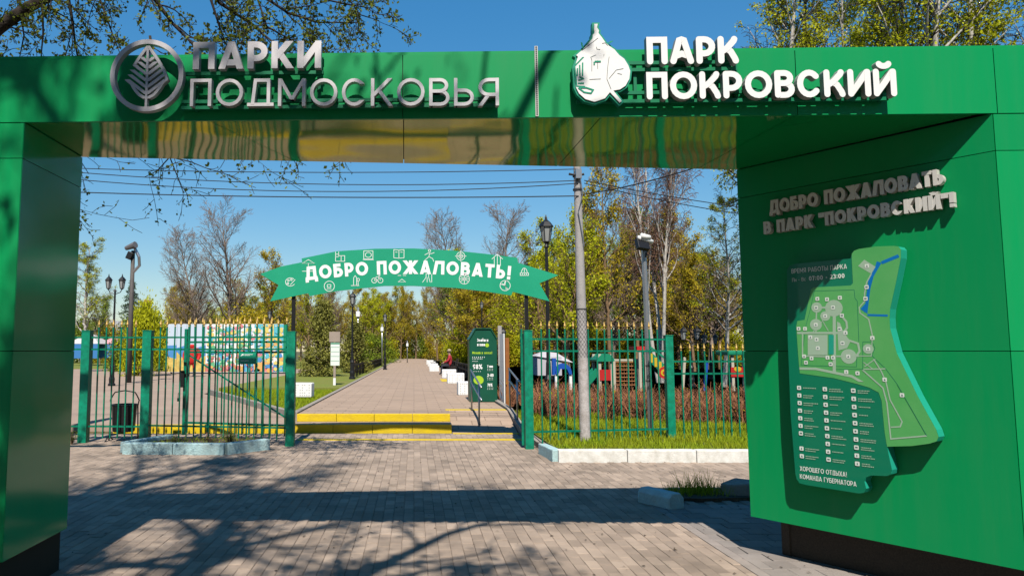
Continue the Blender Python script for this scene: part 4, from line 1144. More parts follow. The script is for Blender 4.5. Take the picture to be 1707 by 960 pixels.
kt('Меняйся легко!', .10, .655, .065, .72, .2, 1)
for y_, ww in ((.60, .45), (.578, .36), (.545, .19)): kt('- - - - - - -', .10, y_, .05, ww, .5)
kt('98%', .12, .45, .12, .34, .18); kt('7 мин', .64, .47, .065, .2, .2); kt('2-40', .64, .345, .08, .22, .2); kt('70%', .64, .215, .075, .18, .2)
for y_ in (.445, .425, .32, .30, .19, .17):
    kt('- - - -', .64, y_, .03, .2, .5)
kt('- - - -', .14, .41, .035, .26, .5)
mb.add([KF(a, b, c) for a, b in ell(.32 * kw, .30 * hk, .13, .11, n=20)], [tuple(range(20))], 1)
mb.build('print', [M_kwhite, M_lime], kd)
# ramp handrails
def handrail(label, x, y0, z0, y1, z1, h=.86, dx=0.06):
    t = thing('handrail', label, 'handrail', (x, y0, z0))
    for (xx, y, z) in ((x, y0, z0), (x - dx, y1, z1)):
        mb = MB(); mb.tube([(xx, y, z - .02), (xx, y, z + h)], .02, 10); mb.build('post', M_steel, t, smooth=True)
    for k in (0, .25):
        mb = MB(); d_ = Vector((dx, y0 - y1, z0 - z1)).normalized()
        a = Vector((x, y0, z0 + h - k)) + d_ * .35; b = Vector((x - dx, y1, z1 + h - k)) - d_ * .12
        mb.tube([a, b], .02, 10); mb.build('rail', M_steel, t, smooth=True)
handrail('double steel handrail standing in the middle of the ramp', 1.33, 14.62, .08, 15.75, .30)
handrail('double steel handrail at the right edge of the ramp behind the gate post', 2.13, 14.75, .17, 15.9, .33, dx=.0)
# edge-on notice stand
ns = thing('notice_stand', 'orange wooden notice stand seen almost edge on behind the kiosk', 'notice stand', (2.50, 19.5, .1))
mb = MB(); mb.box((2.50, 19.5, 1.0), (.11, .5, 1.9), rz=.12, mat=0); mb.build('panel', M_orange, ns, bevel=.01)
mb = MB(); mb.box((2.405, 19.45, 1.1), (.03, .52, 1.95), rz=.12); mb.build('face_sheet', M_blockw, ns)
mb = MB(); mb.box((2.38, 19.7, 1.75), (.10, .10, 1.1)); mb.build('column', M_concrete, ns)

# white blocks beside the path
def block_mesh():
    mb = MB(); mb.b2((-.34, -.2, 0), (.34, .2, .42)); me = mb.mesh('body', M_blockw, bevel=.03)
    mh = MB(); rr = random.Random(4)
    for i in range(9):
        for j in range(5):
            if rr.random() < .75: mh.box((-.27 + i * .0675, -.2, .06 + j * .075), (.026, .012, .022))
    return me, mh.mesh('perforation', mat('block_hole', (.35, .35, .36), .8))
BMe, BHo = block_mesh()
def block(label, x, y, rz, s=1.0):
    t = thing('white_block', label, 'seat block', (x, y, .3), rz, 'white perforated seat blocks'); t.scale = (s, s, s)
    for nm, me in (('body', BMe), ('perforation', BHo)):
        o = bpy.data.objects.new(nm, me); COL.objects.link(o); o.parent = t
        if nm == 'perforation': o['kind'] = 'stuff'
for i, (x, y, rz, s, lab) in enumerate(((1.62, 21.3, .05, .95, 'white perforated block half hidden by the kiosk'), (1.68, 28.8, .03, 1.0, 'white perforated block second from the kiosk'), (1.70, 34.5, 0, 1.0, 'white block beside the seated person, towards the kiosk'),
      (1.30, 45.5, 0, .9, 'white block just beyond the seated person'), (1.42, 52, 0, .95, 'white block second beyond the seated person'), (1.5, 60, 0, 1, 'white block third beyond the seated person'), (1.55, 69, 0, 1, 'farthest white block on the right of the path'),
      (-3.20, 20.4, -.08, .95, 'white block on the grass left of the path'))):
    block(lab, x, y, rz, s)
mb = MB(); mb.b2((1.2, 30.6, .301), (1.75, 33.2, .306)); struct('yellow_mat', mb, M_yellow)

# benches and the people
def bench(label, x, y, rz):
    t = thing('bench', label, 'bench', (x, y, .3), rz, 'benches along the path')
    for i in range(4):
        mb = MB(); mb.b2((-.8, -.2 + i * .11, .42), (.8, -.11 + i * .11, .455)); mb.build('seat_slat', M_bwood, t, world=False)
    for i in range(3):
        mb = MB(); mb.box((0, .27 + i * .02, .56 + i * .13), (1.6, .03, .09), rx=-.12); mb.build('back_slat', M_bwood, t, world=False)
    for sx in (-.65, .65):
        mb = MB(); mb.b2((sx - .03, -.18, 0), (sx + .03, -.12, .42)); mb.bar((sx, .24, 0), (sx, .30, .9), .05, .05); mb.b2((sx - .025, -.18, .38), (sx + .025, .26, .418)); mb.build('leg', M_black, t, world=False)
bench('dark slatted bench with the seated person in red', 2.05, 38.6, -math.pi / 2)
bench('empty dark slatted bench beyond the seated person', 2.05, 48.5, -math.pi / 2)

def skin(name, verts, edges, rad, matfn, mats, parent, sub=2):
    me = bpy.data.meshes.new(name); me.from_pydata(verts, edges, [])
    o = bpy.data.objects.new(name, me); COL.objects.link(o)
    md = o.modifiers.new('s', 'SKIN'); sb = o.modifiers.new('d', 'SUBSURF'); sb.levels = sub; sb.render_levels = sub
    sv = me.skin_vertices[0].data
    for i, r in enumerate(rad):
        sv[i].radius = r if hasattr(r, '__len__') else (r, r)
        sv[i].use_root = (i == 0)
    dg_ = bpy.context.evaluated_depsgraph_get(); dg_.update()
    m2 = bpy.data.meshes.new_from_object(o.evaluated_get(dg_))
    bpy.data.objects.remove(o); bpy.data.meshes.remove(me)
    for m in mats: m2.materials.append(m)
    for p in m2.polygons:
        p.material_index = matfn(p.center); p.use_smooth = True
    m2.name = name
    ob = bpy.data.objects.new(name, m2); COL.objects.link(ob); ob.parent = parent
    return ob
def hand_fingers(V, E, R, wi, d, side):
    """palm and five fingers from wrist vertex wi"""
    w = Vector(V[wi]); d = Vector(d).normalized(); s = Vector(side).normalized()
    V.append(tuple(w + d * .06)); R.append((.04, .02)); pi = len(V) - 1; E.append((wi, pi))
    for k, (o, L) in enumerate(((-.03, .065), (-.01, .078), (.011, .073), (.03, .058))):
        V.append(tuple(w + d * (.09 + L * .5) + s * o)); R.append(.009); V.append(tuple(w + d * (.085 + L) + s * o + Vector((0, 0, -.012)))); R.append(.008)
        E.append((pi, len(V) - 2)); E.append((len(V) - 2, len(V) - 1))
    V.append(tuple(w + d * .05 - s * .05)); R.append(.01); V.append(tuple(w + d * .085 - s * .062)); R.append(.009); E.append((wi, len(V) - 2)); E.append((len(V) - 2, len(V) - 1))
# person sitting on the bench, faces the path (local -x), seat height .46
pe = thing('person', 'person in a red jacket and pale hat sitting on the bench', 'person', (1.97, 38.75, .3))
V = [(0, 0, .55), (0, 0, .75), (-.02, 0, .95), (-.03, 0, 1.05), (-.04, 0, 1.13), (-.05, 0, 1.20), (-.05, 0, 1.30),
     (-.02, .19, 1.00), (-.12, .24, .78), (-.32, .14, .68), (-.02, -.19, 1.00), (-.12, -.24, .78), (-.32, -.14, .68),
     (-.05, .10, .53), (-.45, .12, .50), (-.48, .12, .12), (-.60, .13, .05), (-.05, -.10, .53), (-.45, -.12, .50), (-.48, -.12, .12), (-.60, -.13, .05)]
E_ = [(0, 1), (1, 2), (2, 3), (3, 4), (4, 5), (5, 6), (2, 7), (7, 8), (8, 9), (2, 10), (10, 11), (11, 12), (0, 13), (13, 14), (14, 15), (15, 16), (0, 17), (17, 18), (18, 19), (19, 20)]
R = [(.16, .17), (.16, .17), (.15, .19), (.07, .09), (.055, .055), (.085, .085), (.08, .08), .075, .062, .045, .075, .062, .045, .09, .075, .05, .04, .09, .075, .05, .04]
hand_fingers(V, E_, R, 9, (-1, -.3, -.2), (0, 1, 0)); hand_fingers(V, E_, R, 12, (-1, .3, -.2), (0, -1, 0))
def mf1(c):
    if c.z > 1.09: return 2
    if c.x < -.34 and c.z > .58: return 2
    if c.z > .60 or (c.z > .42 and c.x > -.05): return 0
    return 1
skin('body', V, E_, R, mf1, [M_red, M_dark, M_skin], pe)
mb = MB(); mb.blob((-.045, 0, 1.345), (.105, .10, .075), 14, 8); mb.lathe((-.045, 0, 1.315), [(.10, 0), (.15, -.012), (.15, -.006), (.10, .01)], 16); mb.build('hat', M_straw, pe, world=False, smooth=True)
mb = MB(); mb.blob((-.135, 0, 1.225), (.018, .014, .022), 8, 6)
for sy in (-1, 1): mb.blob((-.05, sy * .085, 1.24), (.018, .01, .028), 8, 6)
hd = mb.build('nose_and_ears', M_skin, pe, world=False, smooth=True)
mb = MB()
for sy in (-1, 1): mb.blob((-.128, sy * .032, 1.255), (.008, .011, .008), 8, 6)
mb.blob((-.122, 0, 1.175), (.008, .024, .006), 8, 6); mb.build('eyes_and_mouth', M_dark, pe, world=False)

# figure in a long red hooded coat on the plaza, seen from behind
q0 = at(319, 625, 40.5)
pe2 = thing('person', 'figure in a bright red hooded coat on the plaza before the colourful billboard', 'person', (q0.x, 40.5, .145))
V = [(0, 0, .85), (0, 0, 1.1), (0, 0, 1.33), (0, 0, 1.43), (0, -.01, 1.50), (0, -.02, 1.62), (.24, 0, 1.33), (.33, .02, 1.05), (.30, -.10, .85), (-.24, 0, 1.33), (-.33, .02, 1.05), (-.30, -.10, .85),
     (.10, 0, .78), (.11, .03, .45), (.11, .0, .08), (.11, -.12, .04), (-.10, 0, .78), (-.12, -.10, .45), (-.13, .05, .08), (-.13, -.08, .04), (0, 0, .55)]
E_ = [(0, 1), (1, 2), (2, 3), (3, 4), (4, 5), (2, 6), (6, 7), (7, 8), (2, 9), (9, 10), (10, 11), (0, 12), (12, 13), (13, 14), (14, 15), (0, 16), (16, 17), (17, 18), (18, 19), (0, 20)]
R = [(.22, .17), (.26, .18), (.27, .17), (.12, .11), (.15, .15), (.13, .13), .12, .10, .055, .12, .10, .055, .11, .075, .05, .045, .11, .075, .05, .045, (.17, .13)]
hand_fingers(V, E_, R, 8, (0, -.3, -1), (0, 1, 0)); hand_fingers(V, E_, R, 11, (0, -.3, -1), (0, 1, 0))
skin('body', V, E_, R, lambda c: 1 if c.z < .45 else (2 if c.z < .84 and abs(c.x) > .24 else 0), [mat('red_coat', (.62, .012, .012), .75), M_dark, M_skin], pe2)
pe2.scale = (1.3, 1.2, 1.14)

# ------------------------------------------------------------------ lamps, poles, wires
def lantern(mbs, c, s=1.0):
    glass, iron = mbs
    c = Vector(c)
    iron.lathe(c, [(.03 * s, 0), (.07 * s, .03 * s), (.075 * s, .05 * s)], 6)
    glass.lathe(c + Vector((0, 0, .051 * s)), [(.075 * s, 0), (.12 * s, .30 * s)], 6)
    iron.lathe(c + Vector((0, 0, .352 * s)), [(.155 * s, 0), (.15 * s, .02 * s), (.09 * s, .10 * s), (.03 * s, .15 * s), (.022 * s, .2 * s), (.004, .26 * s)], 6)
    for k in range(6):
        a = 2 * math.pi * k / 6
        d_ = Vector((math.cos(a), math.sin(a), 0))
        iron.bar(c + d_ * .078 * s + Vector((0, 0, .05 * s)), c + d_ * .123 * s + Vector((0, 0, .355 * s)), .014 * s)
def lamp_post(label, x, y, z0, ztop, heads=1, s=1.0, r=.05, group='black park lanterns'):
    t = thing('park_lamp', label, 'lamp', (x, y, z0), group=group)
    H = ztop - z0
    mb = MB(); hh = H - (.62 * s)
    mb.lathe((0, 0, 0), [(.15, 0), (.15, .08), (.11, .12), (.12, .3), (.095, .4), (.095, .75), (.11, .8), (.07, .9), (.06, 1.2), (r, 1.25), (r * .75, hh - .1), (r * 1.3, hh - .08), (r * .8, hh), (.02, hh + .01)], 12)
    mb.build('post', M_black, t, world=False, smooth=False)
    sp = [(0, 0)] if heads == 1 else [(-.26 * s, 0), (.26 * s, 0)]
    for a, b in sp:
        gl_, ir = MB(), MB()
        lantern((gl_, ir), (a, b, hh), s)
        h_ = ir.build('lantern', M_black, t, world=False); g2 = gl_.build('glass', M_glass, h_, world=False)
    if heads > 1:
        mb = MB(); mb.tube([(-.26 * s, 0, hh), (-.2 * s, 0, hh - .12), (0, 0, hh - .2), (.2 * s, 0, hh - .12), (.26 * s, 0, hh)], .018, 6); mb.build('arm', M_black, t, world=False)
    return t
p = at(910, 357, 18.0); lamp_post('tall black lantern behind the right tall fence panel', p.x, 18.0, .1, p.z, 1, 1.25)
p = at(193, 456, 30.); lamp_post('black twin lantern rising behind the left fence beside the floodlight pole', p.x, 30., .14, p.z, 2, 1.1)
p = at(588, 484, 34.); lamp_post('black lantern on the left of the path under the banner', p.x, 34., .27, p.z, 1, 1.15)
p = at(642, 520, 50.); lamp_post('small far black lantern left of the path', p.x, 50., .27, p.z, 1, 1.15)
p = at(1150, 541, 30.); lamp_post('black twin lantern behind the playground slide', p.x, 30., .1, p.z, 2, 1.1)
p = at(1183, 553, 38.); lamp_post('farther black twin lantern near the right play house', p.x, 38., .1, p.z, 2, 1.1)
p = at(803, 500, 40.); lamp_post('thin black lamp with pale head above the kiosk', p.x, 40., .3, p.z, 1, .8, .04)
p = at(838, 543, 26.); lamp_post('short lantern showing between the kiosk and the gate post', p.x, 26., .1, p.z, 1, .9)
p = at(450, 515, 48.); lamp_post('black lantern behind the billboard', p.x, 48., .2, p.z, 1, 1.1)

def floodlight(t, p, w=.42):
    mb = MB(); p = Vector(p)
    mb.box(p, (w, .16, .26), rx=-.5); fl = mb.build('floodlight', M_black, t, world=True, bevel=.02)
    mb = MB(); mb.tube([p + Vector((.05, -.1, .22)), p + Vector((.33, -.28, .26))], .07, 8); mb.tube([p + Vector((.33, -.28, .26)), p + Vector((.36, -.3, .262))], .075, 8); mb.build('camera_housing', M_blockw, t, smooth=False)
    mb = MB(); mb.bar(p + Vector((0, 0, -.22)), p + Vector((0, 0, .25)), .05); mb.build('bracket', M_steel, t)
p = at(222, 418, 33.)
fp = thing('floodlight_pole', 'grey pole with camera and floodlight rising behind the left fence', 'pole', (p.x, 33, .14))
mb = MB(); mb.tube([(p.x, 33, .1), (p.x, 33, p.z)], [.13, .085], 10); mb.build('shaft', mat('pole_dark', (.10, .09, .085), .7, var=.2), fp, smooth=True)
mb = MB(); mb.tube([(p.x - .30, 32.9, p.z + .10), (p.x + .22, 32.7, p.z + .24)], [.10, .16], 10); mb.build('floodlight', mat('flood_grey', (.16, .16, .17), .5), fp)
mb = MB(); mb.box((p.x - .1, 32.9, p.z - .25), (.26, .24, .36), ry=.4); mb.build('camera', M_black, fp, bevel=.03)
mb = MB(); mb.tube([(p.x + .05, 33, p.z - 1.0), (p.x + .32, 33, p.z - .7), (p.x + .32, 32.9, p.z - .3), (p.x + .1, 32.85, p.z + .15)], .07, 6); mb.build('bracket', M_steel, fp)

cp = thing('utility_pole', 'grey tapered concrete pole with wire netting round its lower part', 'pole', (2.87, 12.05, .08))
mb = MB(); mb.tube([(0, 0, -.1), (-.02, 0, 2.3), (-.05, 0, 5.75)], [.086, .081, .052], 20, cap=False); mb.build('shaft', M_concrete, cp, world=False, smooth=True)
mb = MB(); mb.tube([(0, 0, -.1), (-.012, 0, 1.40)], [.0895, .0855], 20, cap=False); mb.build('whitewashed_foot', M_wash, cp, world=False, smooth=True)
mb = MB(); z0, z1 = 1.42, 2.22; N = 9
for s in (-1, 1):
    for k in range(N):
        pts = []
        for j in range(13):
            f = j / 12.; a = 2 * math.pi * k / N + s * f * 2 * math.pi * 1.05; rr = .086 - .005 * (z0 + (z1 - z0) * f) / 2.3 + .003
            pts.append((-.02 * (z0 + (z1 - z0) * f) / 2.3 + rr * math.cos(a), rr * math.sin(a), z0 + (z1 - z0) * f))
        mb.tube(pts, .0024, 3)
mb.build('netting', M_net, cp, world=False)
mb = MB(); mb.lathe((-.018, 0, 2.22), [(.086, 0), (.086, .02)], 20); mb.lathe((-.04, 0, 4.28), [(.082, 0), (.082, .03)], 16); mb.lathe((-.042, 0, 4.52), [(.08, 0), (.08, .04)], 16); mb.build('band', M_net, cp, world=False)
mb = MB(); mb.box((-.04, -.09, 4.55), (.10, .06, .16)); mb.tube([(-.03, -.1, 4.6), (.02, -.12, 4.2), (-.06, -.1, 3.9), (.03, -.09, 3.3)], .008, 5); mb.build('junction_box', M_steel, cp, world=False)
for a in (-.16, .10):
    mb = MB(); mb.tube([(-.04, -.05, 4.53), (-.04 + a, -.08, 4.55)], [.014, .022], 6); mb.build('insulator', M_net, cp, world=False)

sp_ = thing('camera_pole', 'silver steel pole with floodlight and camera behind the right fence', 'pole', (4.24, 12.85, .08))
mb = MB(); mb.tube([(4.24, 12.85, .05), (4.22, 12.85, 2.4), (4.20, 12.85, 3.66)], [.05, .048, .045], 12, cap=False); mb.build('shaft', M_steel, sp_, smooth=True)
fpz = at(1071, 406, 12.75)
mb = MB(); mb.box((fpz.x - .02, 12.7, fpz.z - .03), (.24, .09, .2), rx=-.4, ry=.1, rz=.3); mb.build('floodlight', M_black, sp_, bevel=.012)
mb = MB(); mb.tube([(fpz.x - .1, 12.68, fpz.z + .1), (fpz.x + .18, 12.75, fpz.z + .03)], .04, 8); mb.tube([(fpz.x - .05, 12.66, fpz.z + .13), (fpz.x + .12, 12.72, fpz.z + .10)], .05, 8); mb.build('camera', M_blockw, sp_, smooth=True)
mb = MB(); mb.tube([(4.20, 12.82, 3.6), (4.27, 12.8, 3.5), (4.22, 12.8, 3.3)], .015, 6); mb.build('cable_loop', M_net, sp_)
for z in (1.05, 1.32):
    mb = MB(); mb.lathe((4.23, 12.85, z), [(.054, 0), (.054, .03)], 12); mb.build('clamp', M_net, sp_)

# floodlight mast and sign plates along the path
for pxx, pyt, Y, lab in ((597, 512, 46, 'slim pale pole with white box left of the path'), (637, 540, 62, 'slim pale pole with camera far left of the path'), (679, 568, 80, 'short pale pole at the far end of the path')):
    p = at(pxx, pyt, Y); t = thing('slim_pole', lab, 'pole', (p.x, Y, .27))
    mb = MB(); mb.tube([(p.x, Y, .2), (p.x, Y, p.z)], .06, 8); mb.build('shaft', M_steel, t, smooth=True)
    mb = MB(); mb.box((p.x, Y - .1, p.z - .45), (.24, .14, .34)); mb.build('cabinet', M_blockw, t, bevel=.02)

def wire(label, a, b, sag, r=.008, n=24):
    a, b = Vector(a), Vector(b)
    pts = [a.lerp(b, i / n) - Vector((0, 0, sag * 4 * (i / n) * (1 - i / n))) for i in range(n + 1)]
    mb = MB(); mb.tube(pts, r, 5)
    tag(mb.build('overhead_wire', M_wire, loc=a), label, 'wire', 'overhead wires')
pt = Vector((2.83, 11.98, 4.47))
def far_left(y, x=-120, Y=13.0):
    return at(x, y, Y)
wire('topmost overhead wire just under the beam on the left', pt + Vector((0, 0, .25)), far_left(270), .12)
wire('upper of the close wire pair left of the concrete pole', pt + Vector((0, 0, .05)), far_left(262), .25)
wire('lower of the close wire pair left of the concrete pole', pt, far_left(270), .32)
wire('lowest overhead wire left of the concrete pole', pt + Vector((0, 0, -.22)), far_left(310), .10, .010)
wire('upper of the two wires falling right from the concrete pole', pt + Vector((.1, 0, .05)), at(1560, 372, 14), .15)
wire('lower of the two wires falling right from the concrete pole', pt + Vector((.1, 0, .0)), at(1560, 382, 14), .2)
wire('wire rising right from the concrete pole towards the arch', pt + Vector((.05, 0, -.2)), at(1330, 215, 9.5), .12, .010)

# ------------------------------------------------------------------ park things behind the fences
# low timber rails by the path
def low_fence(label, x, y0, y1, n):
    t = thing('low_fence', label, 'fence', (x, (y0 + y1) / 2, .27))
    for i in range(n + 1):
        y = y0 + (y1 - y0) * i / n; mb = MB(); mb.b2((x - .04, y - .04, .2), (x + .04, y + .04, .92)); mb.build('post', M_bwood, t)
    for z in (.88, .62):
        mb = MB(); mb.b2((x - .03, y0, z - .045), (x + .03, y1, z + .045)); mb.build('rail', M_bwood, t)
    for i in range(n * 4):
        y = y0 + (y1 - y0) * (i + .5) / (n * 4); mb = MB(); mb.b2((x - .012, y - .02, .30), (x + .012, y + .02, .86)); mb.build('slat', M_bwood, t)
low_fence('low dark timber railing left of the path', -3.05, 36, 66, 14)
low_fence('low dark timber railing right of the path behind the benches', 2.75, 24, 60, 16)
# info board
IY = 28.0; ix = at(558, 600, IY).x
ib = thing('info_board', 'tan topped notice board with white sheet on a post left of the path', 'notice board', (ix, IY, .27))
def ibx(px, py): p = at(px, py, IY); return p.x, p.z
mb = MB(); a, z1 = ibx(549, 553); b, z0 = ibx(567, 570); mb.b2((a, IY - .04, z0), (b, IY + .06, z1)); mb.build('header', M_tan, ib, bevel=.01)
a, z1 = ibx(551.5, 571); b, z0 = ibx(566, 609); mb = MB(); mb.b2((a, IY - .03, z0), (b, IY + .03, z1)); sh = mb.build('sheet', M_mapwhite, ib)
mb = MB(); mb.b2((a + .005, IY - .034, z1 - .06), (b - .005, IY - .031, z1 - .01)); mb.build('green_stripe', M_greenp, sh)
mb = MB()
for k in range(1, 5): zz = z0 + (z1 - z0) * k / 5.; mb.b2((a + .01, IY - .034, zz - .006), (b - .01, IY - .031, zz + .006))
mb.build('row_lines', M_greenp, sh)
xx, zz = ibx(560, 625); mb = MB(); mb.b2((ix - .045, IY - .04, .2), (ix + .045, IY + .04, z0)); mb.build('post', M_tan, ib)
mb = MB(); mb.b2((ix - .05, IY - .045, .2), (ix + .05, IY + .045, .55)); mb.build('white_foot', M_blockw, ib)

# painted billboard
MY = 46.0
mx0, mz0 = at(277, 621, MY).x, .25; mx1, mz1 = at(473, 540, MY).x, at(400, 540, MY).z
MW, MH = mx1 - mx0, mz1 - mz0
bb = thing('painted_billboard', 'long colourful painted billboard with blue sea and yellow sand motifs on the plaza', 'billboard', ((mx0 + mx1) / 2, MY, .145))
MF = Frame((mx0, MY, mz0), (1, 0, 0), (0, 0, 1), (0, -1, 0))
rm = random.Random(9)
bm_ = [M_blockw, mat('mb_sky', (.62, .72, .86), .6), mat('mb_blue', (.08, .30, .66), .6), mat('mb_sand', (.72, .52, .14), .6, var=.3, scale=3), mat('mb_cyan', (.12, .55, .68), .6), mat('mb_orange', (.8, .45, .14), .6), mat('mb_pink', (.75, .25, .28), .6), mat('mb_yel', (.85, .68, .18), .6), mat('mb_grn', (.15, .5, .25), .6), mat('mb_red', (.62, .2, .17), .6)]
n_p = 12
for i in range(n_p):
    mb = MB(); a0 = MW * i / n_p + .006; a1 = MW * (i + 1) / n_p - .006
    mb.prism([(a0, 0), (a1, 0), (a1, MH), (a0, MH)], MF, -.05, 0)
    ob = mb.build('panel', M_blockw, bb)
    pr = MB(); cc = .003
    def patch(pts, m, cc=.003): pr.add([MF(min(max(x, a0), a1), min(max(y, 0.02), MH - .02), cc) for x, y in pts], [tuple(range(len(pts)))], m)
    f = i / n_p
    patch([(a0, MH * .5), (a1, MH * .5), (a1, MH), (a0, MH)], 1 if f < .3 else (0 if f < .75 else 4 if i % 2 else 7))
    if f < .33:
        patch([(a0, MH * .28), (a1, MH * .28), (a1, MH * .56), (a0, MH * (.5 if i else .55))], 2, .004)
        patch([(a0, .02), (a1, .02), (a1, MH * (.2 + .15 * rm.random())), (a0, MH * (.25 + .2 * rm.random()))], 3, .005)
    else:
        patch([(a0, 0), (a1, 0), (a1, MH * .12), (a0, MH * .15)], rm.choice((9, 6, 5, 2)), .004)
        for k in range(64):
            x = rm.uniform(a0 + .1, a1 - .1); y = rm.uniform(.1, MH - .1); s_ = rm.uniform(.04, .22)
            low_ = y < MH * .45
            m = rm.choice((2, 4, 9, 6, 5, 8) if low_ else (4, 7, 0, 6, 7, 8, 1)) if f < .8 else rm.choice((2, 4, 4, 5, 2, 7) if low_ else (4, 1, 7, 5))
            n_ = rm.choice((4, 5, 7)); an = rm.uniform(0, 6)
            pr.add([MF(x + s_ * math.cos(an + 6.283 * t / n_) * rm.uniform(.7, 1.3), y + s_ * .8 * math.sin(an + 6.283 * t / n_), .006 + k * .0008) for t in range(n_)], [tuple(range(n_))], m)
        if .33 <= f < .8: patch([(a0 + .05, MH * .40), (a1 - .05, MH * .38), (a1 - .06, MH * .45), (a0 + .04, MH * .47)], 2 if f > .6 else 4, .046)
        if f > .7 and f < .82: patch([(a0, .05), (a1, .05), (a1, MH * .2), (a0, MH * .2)], 5, .05)
    pr.build('painting', bm_, ob)
for x in (mx0 + .3, (mx0 + mx1) / 2, mx1 - .3):
    mb = MB(); mb.b2((x - .05, MY + .06, .1), (x + .05, MY + .16, mz1 - .1)); mb.build('support', M_black, bb)
mb = MB(); mb.b2((mx1 + .01, MY - .06, mz0), (mx1 + .25, MY + .3, mz1 - .05)); mb.build('green_end', M_greenp, bb)

# houses, tents and chimney far left
def house(label, x, y, w, h, hr, dpt, mw, mr):
    t = thing('house', label, 'house', (x, y, .2))
    HF = Frame((x - w / 2, y, .1), (1, 0, 0), (0, 0, 1), (0, -1, 0))
    mb = MB(); mb.prism([(0, 0), (w, 0), (w, h), (w / 2, h + hr), (0, h)], HF, -dpt, 0); mb.build('wall', mw, t)
    for s in (-1, 1):
        mb = MB(); xx = w / 2 + s * (w / 2 + .4); zz = h - .4 * hr / (w / 2)
        mb.prism(ccw([(w / 2, h + hr + .02), (xx, zz + .02), (xx, zz + .2), (w / 2, h + hr + .22)]), HF, -dpt - .3, .4); mb.build('roof_slope', mr, t)
    for k in (.28, .72):
        mb = MB(); mb.prism([(w * k - .5, h * .4), (w * k + .5, h * .4), (w * k + .5, h * .4 + 1.2), (w * k - .5, h * .4 + 1.2)], HF, .01, .04); wn = mb.build('window', M_blockw, t)
        mb = MB(); mb.prism([(w * k - .4, h * .4 + .1), (w * k + .4, h * .4 + .1), (w * k + .4, h * .4 + 1.1), (w * k - .4, h * .4 + 1.1)], HF, .041, .05); mb.build('pane', M_glass, wn)
p = at(160, 560, 95); house('white walled gabled house seen past the left pillar', p.x, 95, 5.2, 3.0, 2.6, 8, mat('house_wall', (.70, .66, .66), .8), M_roofp)
def tent(label, x, y, w, mtop, mw):
    t = thing('market_tent', label, 'tent', (x, y, .2))
    for sx in (-1, 1):
        for sy in (-1, 1):
            mb = MB(); mb.b2((x + sx * w / 2 - .04, y + sy * w / 2 - .04, .1), (x + sx * w / 2 + .04, y + sy * w / 2 + .04, 2.3)); mb.build('pole', M_steel, t)
    mb = MB(); h = w / 2 + .1
    mb.add([(x - h, y - h, 2.3), (x + h, y - h, 2.3), (x + h, y + h, 2.3), (x - h, y + h, 2.3), (x, y, 3.4)], [(0, 1, 4), (1, 2, 4), (2, 3, 4), (3, 0, 4)]); mb.build('canopy', mtop, t)
    mb = MB(); mb.b2((x - h, y - h - .02, .9), (x + h, y - h, 2.28)); mb.build('front_cloth', mw, t)
M_tblue = mat('tent_blue', (.05, .22, .55), .8)
p = at(150, 575, 70); tent('blue sided market tent nearest the left pillar', p.x, 70, 3.0, M_roofp, M_tblue)
p = at(205, 575, 72); tent('blue and white market tent with pink edge beside the dark spruce', p.x, 72, 3.4, mat('tent_pink', (.75, .35, .4), .8), M_tblue)
p = at(246, 500, 260)
ch = thing('factory_chimney', 'distant red and white striped chimney above the shrubs', 'chimney', (p.x, 260, 0))
H = p.z
for i in range(8):
    mb = MB(); mb.tube([(p.x, 260, H * i / 8), (p.x, 260, H * (i + 1) / 8 - .01)], [2.0 - .09 * i, 2.0 - .09 * (i + 1)], 14); mb.build('band', M_tentw if i % 2 == 0 else M_brick, ch, smooth=True)

# playground
def pg(px, py, Y): p = at(px, py, Y); return p
PY = 27.0
def pbox(mb, px0, py0, px1, py1, Y, d, m=0):
    a, b = at(px0, py1, Y), at(px1, py0, Y); mb.b2((min(a.x, b.x), Y, min(a.z, b.z)), (max(a.x, b.x), Y + d, max(a.z, b.z)), m)
tw = thing('play_tower', 'play tower with green arched roof, red panel and small slide', 'play tower', (at(1008, 640, PY).x, PY, .1))
for pxx in (999, 1019):
    for dy in (0, .9):
        a = at(pxx, 590, PY); mb = MB(); mb.b2((a.x - .05, PY + dy - .05, .0), (a.x + .05, PY + dy + .05, a.z)); mb.build('post', M_cream, tw)
a0, a1 = at(995, 600, PY).x, at(1023, 600, PY).x; zt_ = at(1000, 589, PY).z; wv = a1 - a0
arcp = [(a0 + wv * k / 8, zt_ - .24 + .24 * math.sin(math.pi * k / 8) ** .6) for k in range(9)]
mb = MB(); mb.prism(ccw(arcp + [(a1, zt_ - .30), (a0, zt_ - .30)]), Frame((0, PY, 0), (1, 0, 0), (0, 0, 1), (0, -1, 0)), -1.1, .12); mb.build('roof', M_greenp, tw)
mb = MB(); pbox(mb, 1000, 616, 1018, 634, PY - .08, .05); mb.build('side_panel', M_redp, tw)
mb = MB(); pbox(mb, 996, 634, 1022, 637, PY, .9); mb.build('deck', M_bwood, tw)
s0, s1 = at(998, 622, PY), at(980, 642, PY)
mb = MB(); mb.bar((s0.x, PY + .4, s0.z), (s1.x, PY + .3, s1.z), .5, .06); mb.build('slide', M_bluep, tw)
for dy in (.12, .68):
    mb = MB(); mb.bar((s0.x, PY + dy, s0.z + .1), (s1.x, PY + dy - .1, s1.z + .1), .05, .24); mb.build('slide_rail', M_greenp, tw)
nw = thing('climbing_net', 'red brown rope climbing net in a cream frame between play towers', 'climbing frame', (at(1042, 640, PY).x, PY + .5, .1))
nx0, nx1 = at(1023, 600, PY + .5).x, at(1061, 600, PY + .5).x; nz0, nz1 = .25, at(1040, 600, PY + .5).z
